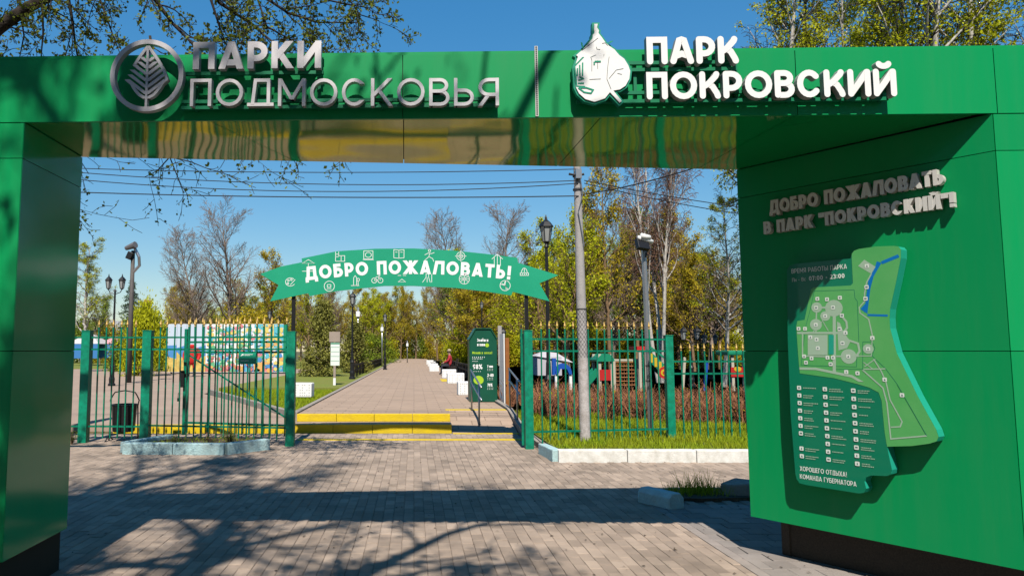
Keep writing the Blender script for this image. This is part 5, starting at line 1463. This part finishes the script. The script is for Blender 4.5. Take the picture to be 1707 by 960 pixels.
for x in (nx0, nx1):
    mb = MB(); mb.b2((x - .05, PY + .45, 0), (x + .05, PY + .55, nz1 + .05)); mb.build('post', M_cream, nw)
mb = MB(); mb.b2((nx0, PY + .47, nz1 - .04), (nx1, PY + .53, nz1 + .04)); mb.build('top_beam', M_cream, nw)
for k in range(1, 9):
    x = nx0 + (nx1 - nx0) * k / 9.; mb = MB(); mb.tube([(x, PY + .5, nz0), (x, PY + .5, nz1 - .04)], .018, 5); mb.build('rope', M_brownnet, nw)
for k in range(7):
    z = nz0 + (nz1 - nz0) * k / 7. + .05; mb = MB(); mb.tube([(nx0 + .05, PY + .48, z), (nx1 - .05, PY + .48, z)], .022, 5); mb.build('rope', M_orange, nw)
sd = thing('play_slide', 'green slide tower with red and yellow disc behind the silver pole', 'slide', (at(1095, 640, PY).x, PY, .1))
for pxx, pt_ in ((1066, 583), (1076, 578)):
    a = at(pxx, pt_, PY); mb = MB(); mb.b2((a.x - .05, PY - .05, 0), (a.x + .05, PY + .05, a.z)); mb.build('post', M_cream, sd)
mb = MB(); pbox(mb, 1062, 577, 1082, 584, PY - .1, 1.0); mb.build('roof', M_redp, sd)
s0, s1 = at(1083, 600, PY), at(1113, 628, PY)
mb = MB(); mb.bar((s0.x, PY + .3, s0.z), (s1.x, PY + .3, s1.z), .6, .07); mb.build('chute', M_greenp, sd)
for dy in (0, .6):
    mb = MB(); mb.bar((s0.x, PY + dy, s0.z + .14), (s1.x, PY + dy, s1.z + .14), .05, .32); mb.build('side_board', M_greenp, sd)
mb = MB(); mb.bar((s0.x, PY - .06, s0.z + .5), (s1.x + .1, PY - .06, s1.z + .55), .05, .07); mb.build('handrail', M_greenp, sd)
for k in range(4):
    q = s0.lerp(s1, (k + .3) / 4); mb = MB(); mb.b2((q.x - .05, PY - .05, q.z - .05), (q.x + .05, PY - .02, q.z + .3)); mb.build('baluster', M_yellowp, sd)
dc = at(1107, 621, PY - .1)
for r_, m_, nm, dd in ((.22, M_redp, 'disc', 0), (.13, M_yellowp, 'disc_ring', .012), (.06, M_redp, 'disc_hub', .024)):
    mb = MB(); mb.prism(ell(dc.x, dc.z, r_, r_, n=20), Frame((0, PY - .1, 0), (1, 0, 0), (0, 0, 1), (0, -1, 0)), 0, .012 + dd); mb.build(nm, m_, sd)
hs = thing('play_house', 'small play house with green roof and red panel at the right pillar', 'play house', (at(1230, 640, PY).x, PY, .1))
for pxx in (1220, 1239):
    a = at(pxx, 588, PY); mb = MB(); mb.b2((a.x - .05, PY - .05, 0), (a.x + .05, PY + .05, a.z)); mb.build('post', M_cream, hs)
mb = MB(); pbox(mb, 1213, 584, 1246, 592, PY - .15, 1.1); mb.build('roof', M_greenp, hs, bevel=.05)
mb = MB(); pbox(mb, 1219, 612, 1241, 628, PY - .08, .05); rp_ = mb.build('red_panel', M_redp, hs)
mb = MB(); mb.prism(ell(at(1230, 615, PY - .1).x, at(1230, 615, PY - .1).z, .14, .1, n=12), Frame((0, PY - .085, 0), (1, 0, 0), (0, 0, 1), (0, -1, 0)), 0, .01); mb.build('yellow_spot', M_yellowp, rp_)
for pxx, py0, nm, m_ in ((1139, 598, 'leaning white climbing post', M_cream), (1176, 605, 'short blue climbing post', M_bluep)):
    a = at(pxx + 2, py0, PY); b_ = at(pxx - 2, 640, PY); mb = MB(); mb.bar((a.x, PY, a.z), (b_.x, PY, .05), .09); mb.lathe((a.x, PY, a.z), [(.05, 0), (.06, .03), (.02, .06)], 8)
    tag(mb.build('climbing_post', m_, loc=(b_.x, PY, .05)), nm + ' in the playground', 'post')
ba = thing('play_arch', 'blue scalloped play arch left of the concrete pole', 'play equipment', (at(940, 625, 26).x, 26, .1))
c = at(940, 624, 26); mb = MB()
mb.prism(ccw([(c.x + .30 * math.cos(math.radians(a)), c.z + .40 * math.sin(math.radians(a))) for a in range(0, 181, 15)] + [(c.x - .2, c.z), (c.x - .12, c.z + .2), (c.x + .12, c.z + .2), (c.x + .2, c.z)]), Frame((0, 26, 0), (1, 0, 0), (0, 0, 1), (0, -1, 0)), -.3, 0); mb.build('arch', M_bluep, ba)
mb = MB(); pbox(mb, 921, 597, 927, 625, 26.1, .15); mb.build('post', M_bluep, ba)
for s in (-.26, .26):
    mb = MB(); mb.b2((c.x + s - .05, 26.05, .05), (c.x + s + .05, 26.25, c.z)); mb.build('leg', M_blockw, ba)
pv = thing('white_pavilion', 'white fabric pavilion far behind the lantern on the right', 'pavilion', (at(926, 612, 44).x, 44, .1))
a, b_ = at(896, 612, 44), at(955, 588, 44)
mb = MB(); mb.prism([(a.x, a.z), (b_.x - .5, a.z), (b_.x - .8, b_.z), (a.x, b_.z)], XZ, -46, -44); 
mb = MB(); mb.b2((a.x, 44, .1), (a.x + 1.5, 46, b_.z - .25)); mb.build('wall_cloth', M_tentw, pv)
mb = MB(); mb.add([(a.x - .1, 43.9, b_.z - .2), (b_.x, 43.9, b_.z - .6), (b_.x, 46.1, b_.z - .6), (a.x - .1, 46.1, b_.z - .2), (a.x + .5, 45, b_.z + .1), (b_.x - .8, 45, b_.z)], [(0, 1, 5, 4), (1, 2, 5), (2, 3, 4, 5), (3, 0, 4)]); mb.build('roof_cloth', M_tentw, pv)
for x in (b_.x - .15, b_.x - 1.0):
    mb = MB(); mb.bar((x, 44, .1), (x - .1, 44, b_.z - .55), .07); mb.build('pole', M_steel, pv)

# ------------------------------------------------------------------ trees
from mathutils import noise as mnoise
class Tree:
    def __init__(s):
        s.wood = MB(); s.twig = MB(); s.leaf = []
def perp_dir(d, ang, az):
    x = d.orthogonal().normalized(); y = d.cross(x)
    return (d * math.cos(ang) + (x * math.cos(az) + y * math.sin(az)) * math.sin(ang)).normalized()
def grow(T, p, d, L, r, lev, c, rg):
    n = c['seg'][lev]; pts = [p.copy()]; rad = [r]; st = L / n; dirs = []
    q = p.copy(); d = d.copy()
    for i in range(n):
        d = d + Vector((rg.gauss(0, 1), rg.gauss(0, 1), rg.gauss(0, 1))) * c['wig'][lev] + Vector((0, 0, c['trop'][lev]))
        d.normalize(); q = q + d * st
        pts.append(q.copy()); rad.append(max(c['rmin'], r * (1 - (1 - c['tip'][lev]) * (i + 1) / n))); dirs.append(d.copy())
    (T.wood if lev < c['woodlev'] else T.twig).tube(pts, rad, c['sides'][lev], cap=False)
    if lev + 1 < len(c['seg']):
        m = c['n'][lev]; m = int(m * rg.uniform(.85, 1.15) + .5); az = rg.uniform(0, 6.28); s0 = c['start'][lev]
        for k in range(m):
            f = s0 + (1 - s0) * (k + rg.random() * .8) / m
            i = min(int(f * n), n - 1); g_ = f * n - i
            pp = pts[i].lerp(pts[i + 1], g_); rr = rad[i] + (rad[i + 1] - rad[i]) * g_
            az += 2.4 + rg.gauss(0, .4)
            shape = c['shape'][lev]
            LL = L * c['ratio'][lev] * rg.uniform(.7, 1.2) * ((1 - f) * shape + (1 - shape) * (1 - .35 * f))
            if LL < .05: continue
            grow(T, pp, perp_dir(dirs[i], c['ang'][lev] * rg.uniform(.75, 1.25), az), LL, max(c['rmin'], min(rr * .62, LL * .03)), lev + 1, c, rg)
    if lev >= c['leaflev'] and c['leaves']:
        for k in range(c['leaves']):
            f = rg.uniform(.15, 1); i = min(int(f * n), n - 1)
            if 'clump' in c and mnoise.noise(pts[i] * c['clump'] + Vector((c['leaves'], 3.1, 7.7))) < c['gap']: continue
            T.leaf.append(pts[i].lerp(pts[i + 1], f * n - i) + Vector((rg.gauss(0, 1), rg.gauss(0, 1), rg.gauss(0, 1))) * c['spread'])
def leaf_mesh(name, P, size, mats, seed, droop=0.0, asp=.55):
    r = np.random.RandomState(seed); P = np.array([tuple(p) for p in P]); n = len(P)
    a = r.normal(size=(n, 3)); a[:, 2] -= droop; a /= np.linalg.norm(a, axis=1)[:, None]
    b = np.cross(a, r.normal(size=(n, 3))); b /= np.linalg.norm(b, axis=1)[:, None] + 1e-9
    s = (size * (.6 + .8 * r.rand(n)))[:, None]
    V = np.empty((n * 4, 3)); V[0::4] = P; V[1::4] = P + a * s * .5 + b * s * asp * .5; V[2::4] = P + a * s; V[3::4] = P + a * s * .5 - b * s * asp * .5
    me = bpy.data.meshes.new(name)
    me.vertices.add(n * 4); me.vertices.foreach_set('co', V.ravel())
    me.loops.add(n * 4); me.loops.foreach_set('vertex_index', np.arange(n * 4))
    me.polygons.add(n); me.polygons.foreach_set('loop_start', np.arange(0, n * 4, 4))
    me.update(calc_edges=True); me.validate()
    me.materials.append(mats)
    return me
def make_tree(name, label, cat, T, bark, twigm, leafm, lsize, seed, droop=0.0, group=None, loc=(0, 0, 0), asp=.55):
    t = thing(name, label, cat, loc, group=group)
    T.wood.build('trunk', bark, t, world=False, smooth=True)
    if T.twig.v:
        T.twig.build('twigs', twigm, t, world=False, smooth=True)
    if T.leaf:
        o = bpy.data.objects.new('crown', leaf_mesh('crown', T.leaf, lsize, leafm, seed, droop, asp)); COL.objects.link(o); o.parent = t
    return t
BASE = dict(seg=(10, 6, 4, 3), wig=(.05, .12, .16, .2), trop=(.02, .10, .08, .02), tip=(.12, .2, .3, .5), sides=(8, 5, 3, 3), n=(26, 8, 6), start=(.22, .2, .15), ratio=(.36, .45, .5), shape=(.55, .4, .3), ang=(.75, .7, .7), rmin=.012, woodlev=2, leaflev=2, leaves=3, spread=.08)
def cfg(**k): c = dict(BASE); c.update(k); return c
UP = Vector((0, 0, 1))
def tree_from(c, H, r, seed, multi=1, lean=.0):
    T = Tree(); rg = random.Random(seed)
    for k in range(multi):
        a = 6.28 * k / max(1, multi) + rg.random()
        d = (UP + Vector((math.cos(a), math.sin(a), 0)) * (lean if multi > 1 else .03)).normalized()
        grow(T, Vector((math.cos(a), math.sin(a), 0)) * (.15 if multi > 1 else 0), d, H * rg.uniform(.88, 1), r, 0, c, rg)
    return T

# prototypes, first placed as themselves, then copied
proto = {}
def P_(key, label, cat, T, *a, **k): proto[key] = [make_tree(k.pop('name', 'tree'), label, cat, T, *a, **k), False]
c_ol = cfg(clump=.75, gap=-.06, n=(30, 10, 6), leaves=5, spread=.17, ang=(.85, .65, .7), trop=(.02, .09, .08, .03), ratio=(.40, .45, .5), shape=(.42, .4, .3))
for i, sd_ in enumerate((11, 12, 13)):
    P_('olive%d' % i, '', 'tree', tree_from(c_ol, 12, .17, sd_), M_barkb, M_barkb, M_leafo, .17, sd_)
c_li = cfg(clump=.7, gap=-.05, n=(28, 10, 6), leaves=5, spread=.2, shape=(.42, .4, .3), ang=(.95, .65, .7), ratio=(.42, .42, .5), start=(.15, .2, .15))
for i, sd_ in enumerate((21, 22)):
    P_('lime%d' % i, '', 'tree', tree_from(c_li, 12, .18, sd_), M_barkb, M_barkb, M_leafy, .19, sd_)
P_('green0', '', 'tree', tree_from(c_li, 11, .17, 27), M_barkg, M_barkg, M_leafg, .17, 27)
c_ba = cfg(n=(28, 12, 9), leaves=0, ang=(.8, .65, .65), trop=(.02, .07, .05, .04), ratio=(.46, .5, .55), shape=(.35, .4, .3), start=(.25, .15, .1), rmin=.0095)
for i, sd_ in enumerate((31, 32)):
    P_('bare%d' % i, '', 'tree', tree_from(c_ba, 14, .2, sd_), M_barkg, mat('twig_grey', (.30, .22, .17), .95), None, .1, sd_)
c_bi = cfg(seg=(12, 6, 5, 5), n=(26, 8, 7), leaves=0, ang=(.5, .5, .7), wig=(.04, .1, .14, .12), trop=(.03, .10, -.06, -.22), ratio=(.30, .5, .8), start=(.3, .25, .2), rmin=.010, woodlev=2)
P_('birchbare', '', 'birch', tree_from(c_bi, 14, .13, 41, multi=4, lean=.10), M_birch, mat('twig_birch', (.24, .13, .085), .9), None, .1, 41, name='birch_tree')
c_bl = cfg(clump=.8, gap=-.08, seg=(14, 7, 5, 4), n=(32, 10, 7), leaves=6, ang=(.8, .6, .7), wig=(.035, .13, .16, .15), trop=(.03, .06, -.03, -.16), ratio=(.30, .5, .6), start=(.28, .2, .15), rmin=.008, spread=.09, woodlev=2)
for i, sd_ in enumerate((51, 52)):
    P_('birchleaf%d' % i, '', 'birch', tree_from(c_bl, 19, .20, sd_), M_birch, M_barkd, M_leafy, .12, sd_, name='birch_tree', droop=.5)
# spruce
def spruce(seed, H=9., R=2.0):
    T = Tree(); rg = random.Random(seed); T.wood.tube([(0, 0, 0), (0, 0, H)], [.16, .02], 7, cap=False)
    z = .6
    while z < H - .15:
        rr = R * (1 - z / H) ** .85 + .08
        for k in range(7):
            a = rg.uniform(0, 6.28); L = rr * rg.uniform(.7, 1.1); d = Vector((math.cos(a), math.sin(a), 0))
            p0 = Vector((0, 0, z + rg.uniform(-.1, .1))); p1 = p0 + d * L + Vector((0, 0, -.22 * L)); T.twig.tube([p0, p0.lerp(p1, .6) + Vector((0, 0, -.05 * L)), p1], [.02, .012, .005], 3, cap=False)
            for j in range(int(10 + 26 * L)):
                f = rg.uniform(.1, 1) ; s = d.cross(UP) * rg.gauss(0, .16 * L * (1.1 - f))
                T.leaf.append(p0.lerp(p1, f) + s + Vector((0, 0, rg.gauss(-.04, .05))))
        z += .22 + .1 * (1 - z / H)
    return T
P_('spruce', '', 'spruce', spruce(61, 9., 2.6), M_barkd, M_barkd, M_leafd, .20, 61, name='spruce_tree', droop=.4, asp=.35)
def shrubby(seed, H, R, n, cone=.5, core=.55):
    """dense evergreen or shrub: clumps spread through an uneven ovoid or cone"""
    T = Tree(); rg = random.Random(seed)
    for k in range(5):
        a = rg.uniform(0, 6.28); T.wood.tube([(0, 0, 0), (math.cos(a) * R * .2, math.sin(a) * R * .2, H * .4), (math.cos(a) * R * .3, math.sin(a) * R * .3, H * .8)], [.05, .035, .012], 5, cap=False)
    cl = []
    for k in range(90):
        f = rg.random() ** .9; a = rg.uniform(0, 6.28)
        prof = (1 - f) ** cone * min(1, (f + .12) * 4) ** .5
        q = R * prof * rg.uniform(core, 1.0)
        cl.append((Vector((math.cos(a) * q, math.sin(a) * q, f * H * .95 + .05)), R * rg.uniform(.14, .3)))
    for i in range(n):
        c0, s = rg.choice(cl); T.leaf.append(c0 + Vector((rg.gauss(0, 1), rg.gauss(0, 1), rg.gauss(0, .9))) * s * .6)
    for c0, s in cl: T.twig.tube([Vector((0, 0, c0.z * .6)), c0], [.02, .006], 3, cap=False)
    return T
P_('thuja', '', 'thuja', shrubby(71, 4.0, 1.35, 9000, cone=.8), M_barkb, M_barkb, M_leaft, .15, 71, name='thuja_tree', droop=-.6, asp=.4)
P_('thuja1', '', 'thuja', shrubby(72, 4.0, 1.2, 8000, cone=.9), M_barkb, M_barkb, M_leaft, .15, 72, name='thuja_tree', droop=-.6, asp=.4)
P_('shrub', '', 'shrub', shrubby(73, 2.6, 1.9, 9000, cone=.35), M_barkb, M_barkb, M_leafy, .14, 73, name='leafy_shrub')
P_('bushg', '', 'shrub', shrubby(74, 3.4, 2.2, 9000, cone=.45), M_barkb, M_barkb, M_leafg, .16, 74, name='leafy_shrub')
P_('busho', '', 'shrub', shrubby(75, 3.0, 2.2, 7000, cone=.4, core=.3), M_barkb, M_barkb, M_leafo, .15, 75, name='leafy_shrub')
PH = dict(olive=12, lime=12, green=11, bare=14, birchbare=14, birchleaf=19, spruce=9, thuja=4, shrub=2.6, bushg=3.4, busho=3.0)
rt = random.Random(99)
def plant(key, px, Y, ytop, label, group, wide=None, z=.1):
    """a tree standing at distance Y whose top shows at photo height ytop"""
    p = at(px, ytop, Y); base = ''.join(ch_ for ch_ in key if not ch_.isdigit())
    s = (p.z - z) / PH[base] / .97
    e = proto[key]
    if not e[1]: o = e[0]; e[1] = True
    else: o = dup(e[0])
    o.location = (p.x, Y, z); o.rotation_euler = (0, 0, rt.uniform(0, 6.28)); w_ = wide or s
    o.scale = (w_, w_, s); o['label'] = label
    if group: o['group'] = group
    elif 'group' in o: del o['group']
    return o
# singled out trees
plant('birchleaf1', 150, 50, 392, 'pale birch right beside the left pillar', None, wide=.75)
plant('spruce', 221, 58, 468, 'dark narrow spruce behind the floodlight pole', None)
plant('shrub', 243, 42, 515, 'yellow green rounded shrub left of the billboard', None, wide=.72)
plant('bushg', 240, 52, 528, 'darker green bush behind the yellow shrub', None)
plant('green0', 170, 75, 500, 'green tree over the market tents', None)
plant('bare0', 335, 66, 385, 'bare tree with fine twigs on the left of the bare pair', None)
plant('bare1', 395, 64, 352, 'tall bare tree behind the billboard', None)
plant('olive0', 300, 72, 478, 'olive budding tree behind the left end of the billboard', None)
plant('olive1', 455, 66, 432, 'olive budding tree at the left tip of the banner', None)
plant('lime0', 515, 62, 470, 'leafy lime green tree under the left part of the banner', None, wide=.62)
plant('thuja', 540, 38, 508, 'golden conical thuja left of the tan notice board', None, wide=1.0)
plant('thuja1', 592, 44, 540, 'smaller golden thuja right of the tan notice board', None, wide=1.0)
plant('busho', 415, 58, 528, 'olive shrub behind the billboard', None)
plant('bare0', 770, 82, 358, 'bare spreading tree behind the right half of the banner', None)
plant('bare1', 832, 78, 344, 'taller bare spreading tree right of the other bare one', None)
plant('bare0', 560, 75, 470, 'thin bare tree under the banner left of the lantern', None, wide=.5)
plant('birchbare', 1088, 34, 180, 'many stemmed white birch with hanging bare twigs behind the camera pole', None, wide=.8)
plant('birchleaf0', 1196, 30, 330, 'drooping green birch beside the right pillar', None, wide=.5)
plant('lime1', 940, 46, 330, 'lime green tree between the tall lantern and concrete pole', None, wide=.85)
plant('lime0', 900, 52, 400, 'bright leafy tree at the right tip of the banner', None, wide=.8)
plant('olive2', 1010, 52, 285, 'tall olive tree right of the concrete pole', None, wide=.95)
plant('olive0', 1150, 52, 400, 'olive budding tree right of the white birch', None, wide=.85)
# the tall birches over the arch
g1 = 'tall birches behind the arch on the right'
for i, (key, px, Y, yt, w_) in enumerate((('birchleaf0', 1235, 26, -150, .9), ('birchleaf1', 1330, 27, -160, .95), ('birchleaf0', 1455, 25, -230, 1.0), ('birchleaf1', 1492, 27, -190, .9), ('birchleaf0', 1572, 26, -220, 1.0), ('birchleaf1', 1607, 24.5, -260, 1.0), ('birchleaf0', 1700, 27, -170, 1.0), ('birchleaf1', 1400, 31, -110, 1.0))):
    plant(key, px, Y, yt, ('first', 'second', 'fourth', 'fifth', 'sixth', 'seventh', 'eighth', 'third')[i] + ' from the left of the tall birches above the arch', g1, wide=w_)
# the wood
g2 = 'trees of the wood behind the park path'
lab = {'olive': 'olive brown budding tree in the wood at the end of the path', 'lime': 'lime green tree in the wood at the end of the path', 'bare': 'leafless tree in the wood at the end of the path', 'green': 'fresh green tree in the wood at the end of the path'}
for i in range(34):
    px = 610 + (i * 61) % 330; Y = rt.uniform(100, 135)
    if 655 < px < 715 and Y < 122: Y = 126
    key = rt.choice(('olive0', 'olive1', 'olive2', 'olive0', 'olive2', 'lime0', 'bare0', 'bare1'))
    yt = rt.uniform(478, 515) if px < 720 else rt.uniform(440, 490)
    plant(key, px, Y, yt, lab[key[:-1]], g2, wide=rt.uniform(.8, 1.05), z=.1)
g3 = 'trees of the wood right of the path'
lab3 = {k: v.replace('at the end of the path', 'right of the path behind the playground') for k, v in lab.items()}
for i in range(36):
    px = 755 + i * 13.4 + rt.uniform(-8, 8); Y = rt.uniform(56, 80)
    key = rt.choice(('olive0', 'olive1', 'lime0', 'lime1', 'lime1', 'bare0', 'bare1', 'green0'))
    yt = rt.uniform(430, 490) if px < 900 else (rt.uniform(350, 440) if px < 1130 else rt.uniform(430, 500))
    plant(key, px, Y, yt, lab3[key[:-1]], g3, wide=rt.uniform(.85, 1.15))
g4 = 'trees of the wood left of the path'
lab4 = {k: v.replace('at the end of the path', 'left of the path behind the billboard') for k, v in lab.items()}
for i in range(24):
    px = 285 + i * 14.5 + rt.uniform(-6, 6); Y = rt.uniform(72, 105)
    key = rt.choice(('olive0', 'olive1', 'olive2', 'bare0', 'lime0', 'green0'))
    yt = rt.uniform(470, 520)
    plant(key, px, Y, yt, lab4[key[:-1]], g4, wide=rt.uniform(.7, .95))
g5 = 'undergrowth shrubs along the wood'
for i in range(26):
    px = 620 + i * 24; Y = rt.uniform(62, 84) if px > 745 or px < 640 else 125
    key = rt.choice(('busho', 'shrub', 'busho', 'bushg'))
    plant(key, px, Y, rt.uniform(545, 568), 'undergrowth shrub at the foot of the wood', g5, wide=rt.uniform(.9, 1.4))
for i in range(10):
    plant(rt.choice(('busho', 'bushg', 'shrub')), 145 + i * 34, rt.uniform(76, 92), rt.uniform(535, 555), 'shrub in the strip behind plaza and billboard', 'shrubs behind the plaza', wide=rt.uniform(1.1, 1.5))

# hedge of bare brown twigs before the playground
def hedge(label, poly, n, h, seed, z=.1):
    rg = random.Random(seed); xs = [p[0] for p in poly]; ys_ = [p[1] for p in poly]
    c = Vector((sum(xs) / len(xs), sum(ys_) / len(ys_), z)); t = thing('twig_hedge', label, 'hedge', c)
    mb = MB(); k = 0; lf = []
    while k < n:
        if k % 26 == 0:
            cx_, cy_ = rg.uniform(min(xs), max(xs)), rg.uniform(min(ys_), max(ys_))
            if not in_poly(cx_, cy_, poly): continue
            ch2 = h * rg.uniform(.6, 1.08)
        x, y = cx_ + rg.gauss(0, .09), cy_ + rg.gauss(0, .09)
        k += 1; hh = ch2 * rg.uniform(.4, 1.05); a = math.atan2(y - cy_, x - cx_) + rg.gauss(0, .6); l_ = rg.uniform(.05, .75) * hh
        p0 = Vector((x, y, z)); p1 = p0 + Vector((math.cos(a) * l_ * .4, math.sin(a) * l_ * .4, hh * .6)); p2 = p0 + Vector((math.cos(a) * l_, math.sin(a) * l_, hh))
        mb.tube([p0, p1, p2], [.009, .007, .003], 3, cap=False)
        for j in range(2):
            f = rg.uniform(.3, .9); q = p0.lerp(p2, f); b = rg.uniform(0, 6.28); mb.tube([q, q + Vector((math.cos(b), math.sin(b), 1.2)) * rg.uniform(.08, .2)], [.005, .002], 3, cap=False)
            if rg.random() < .3: lf.append(q + Vector((0, 0, .1)))
    mb.build('twigs', M_twig, t)
    o = bpy.data.objects.new('buds', leaf_mesh('buds', lf, .05, M_leafo, seed)); COL.objects.link(o); o.parent = t; o.location = -c
hedge('reddish brown bare hedge behind the right fence in front of the playground', [(2.75, 16.5), (3.2, 15.6), (6.0, 14.6), (9.0, 14.2), (9.4, 15.6), (6.0, 16.2), (3.2, 17.6)], 1700, .76, 81)
hedge('olive bare hedge strip behind the lantern beside the path', [(2.5, 19.5), (4.4, 18.6), (7.5, 17.8), (8, 19.4), (4.4, 20.6), (2.5, 21.5)], 800, .6, 82)

# ---- lime tree whose boughs hang in over the left of the arch
rg = random.Random(5)
T = Tree()
cb = cfg(seg=(6, 5, 4, 3), wig=(.1, .14, .16, .18), trop=(0, -.02, .0, 0), n=(8, 6, 4), start=(.1, .1, .1), ratio=(.5, .5, .5), shape=(.3, .3, .2), ang=(.8, .8, .8), rmin=.0035, woodlev=0, leaflev=2, leaves=3, spread=.02, sides=(5, 4, 3, 3), tip=(.3, .3, .4, .5))
LB = Vector((-6.9, 8.6, 0))
T.wood.tube([LB, LB + Vector((.05, 0, 2.5)), LB + Vector((.15, -.05, 5)), LB + Vector((.1, 0, 8)), LB + Vector((.2, 0, 11))], [.3, .25, .22, .16, .04], 10)
def bough(pts, r0, r1, sub=True, n1=None, lv=1):
    pts = [Vector(p) for p in pts]; n = len(pts)
    rad = [r0 + (r1 - r0) * i / (n - 1) for i in range(n)]
    T.wood.tube(pts, rad, 6)
    if sub:
        tot = sum((pts[i + 1] - pts[i]).length for i in range(n - 1)); m = int((n1 or 5) * tot)
        for k in range(m):
            f = (k + rg.random()) / m * (n - 1); i = min(int(f), n - 2); g_ = f - i
            p = pts[i].lerp(pts[i + 1], g_); d = (pts[i + 1] - pts[i]).normalized(); rr = rad[i] * (1 - g_) + rad[i + 1] * g_
            L = rg.uniform(.3, .85)
            grow(T, p, perp_dir(d, rg.uniform(.5, 1.1), rg.uniform(0, 6.28)), L, min(rr * .5, .012), lv, cb, rg)
def A(px, py, Y=8.2): return at(px, py, Y)
main = [LB + Vector((.1, 0, 5.2)), A(-120, -40, 8.5), A(60, -70, 8.4), A(250, -85, 8.3), A(420, -80, 8.2), A(560, -60, 8.1)]
bough(main, .14, .03, False)
bough([LB + Vector((.1, 0, 4.6)), A(-60, 95), A(0, 45), A(45, 14), A(95, -12), A(150, -50)], .10, .045, True, 3)
for pts, r0 in (([(105, -60), (112, -10), (119, 25), (125, 70), (132, 112)], .028), ([(60, -70), (70, -10), (72, 55), (68, 100)], .022), ([(230, -80), (255, -5), (288, 40), (320, 72), (350, 115)], .034), ([(320, -80), (350, -5), (366, 45), (376, 75)], .022), ([(330, -82), (365, 5), (418, 40), (452, 68), (470, 90)], .026), ([(420, -78), (440, -5), (480, 22), (530, 38), (600, 38)], .024), ([(480, -70), (520, -5), (580, 8), (618, 14)], .018), ([(20, -50), (30, -10), (40, 60), (30, 110)], .018), ([(150, -75), (165, -5), (185, 50), (200, 90)], .018), ([(560, -60), (575, -10), (600, 25), (632, 35)], .014), ([(420, -80), (430, 0), (445, 45), (500, 75), (525, 95)], .018),
                ([(250, 60), (268, 200), (283, 262), (318, 270), (352, 284)], .016), ([(283, 262), (262, 285), (240, 296)], .008), ([(283, 262), (296, 295), (306, 322)], .008), ([(60, 120), (110, 230), (148, 290)], .012), ([(40, 200), (100, 330), (142, 354)], .012), ([(400, 90), (415, 230), (432, 272)], .010), ([(470, 90), (480, 230), (492, 272)], .008), ([(545, 110), (560, 240), (574, 280)], .008)):
    bough([A(x, y, 8.2 + .25 * math.sin(x * .05)) for x, y in pts], r0, max(.004, r0 * .25), True, 6 if pts[0][1] < 0 else 4, 1 if pts[0][1] < 0 else 2)
T.wood.v = [tuple(Vector(v) - LB) for v in T.wood.v]; T.twig.v = [tuple(Vector(v) - LB) for v in T.twig.v]
T.leaf = [p - LB for p in T.leaf]
make_tree('lime_tree', 'budding lime tree whose dark boughs hang over the left of the arch', 'tree', T, M_barkd, M_barkd, mat('leaf_bud', (.20, .24, .025), .6, rnd=.4, transl=.45), .042, 7, loc=LB, asp=.8)

# ---- trees behind the viewer: the first two shade the arch and the paving
c_sh = cfg(clump=.55, gap=.0, seg=(14, 8, 5, 4), n=(20, 8, 5), start=(.25, .15, .1), ratio=(.36, .5, .5), ang=(.9, .7, .7), wig=(.03, .12, .16, .2), trop=(.02, .05, .04, .0), rmin=.012, leaves=11, spread=.11)
T = tree_from(c_sh, 17, .30, 91)
sh1 = make_tree('lime_tree', 'tall budding tree standing behind the viewer', 'tree', T, M_barkd, M_barkd, MATS['leaf_bud'], .085, 91, loc=(-1.75, -1.4, 0), asp=.8, group='trees behind the viewer')
sh2 = dup_at(sh1, (-4.4, -.7, 0), 2.0, 'tall budding tree standing behind the viewer', scale=(1.1, 1.1, 1.0))
for i, (x, y, s) in enumerate(((-16, -14, 1.0), (-9, -17, 1.15), (-3, -19, 1.0), (3.5, -17, 1.1), (10, -18, 1.2), (17, -15, 1.05), (22, -8, 1.0), (-21, -6, 1.1), (0, -24, 1.4), (-12, -24, 1.4), (13, -25, 1.4), (-11, -8.5, .9), (3.2, -9, .95), (8.5, -8.5, .95), (14, -9.5, 1.0), (-6, -10.5, 1.0))):  # unseen trees, added to cut low sky light and bounce off the paving
    o = dup(proto[('olive0', 'lime0', 'olive1', 'lime1', 'green0')[i % 5]][0])
    o.location = (x, y, 0); o.scale = (s * 1.1, s * 1.1, s); o.rotation_euler = (0, 0, i * 1.3)
    o['label'] = 'unseen leafy tree added behind the viewer to block fill light'; o['group'] = 'unseen trees added behind the viewer to block fill light'
for e in proto.values():
    if not e[1]:
        for ch_ in [x for x in bpy.data.objects if x.parent == e[0]]: bpy.data.objects.remove(ch_)
        bpy.data.objects.remove(e[0])
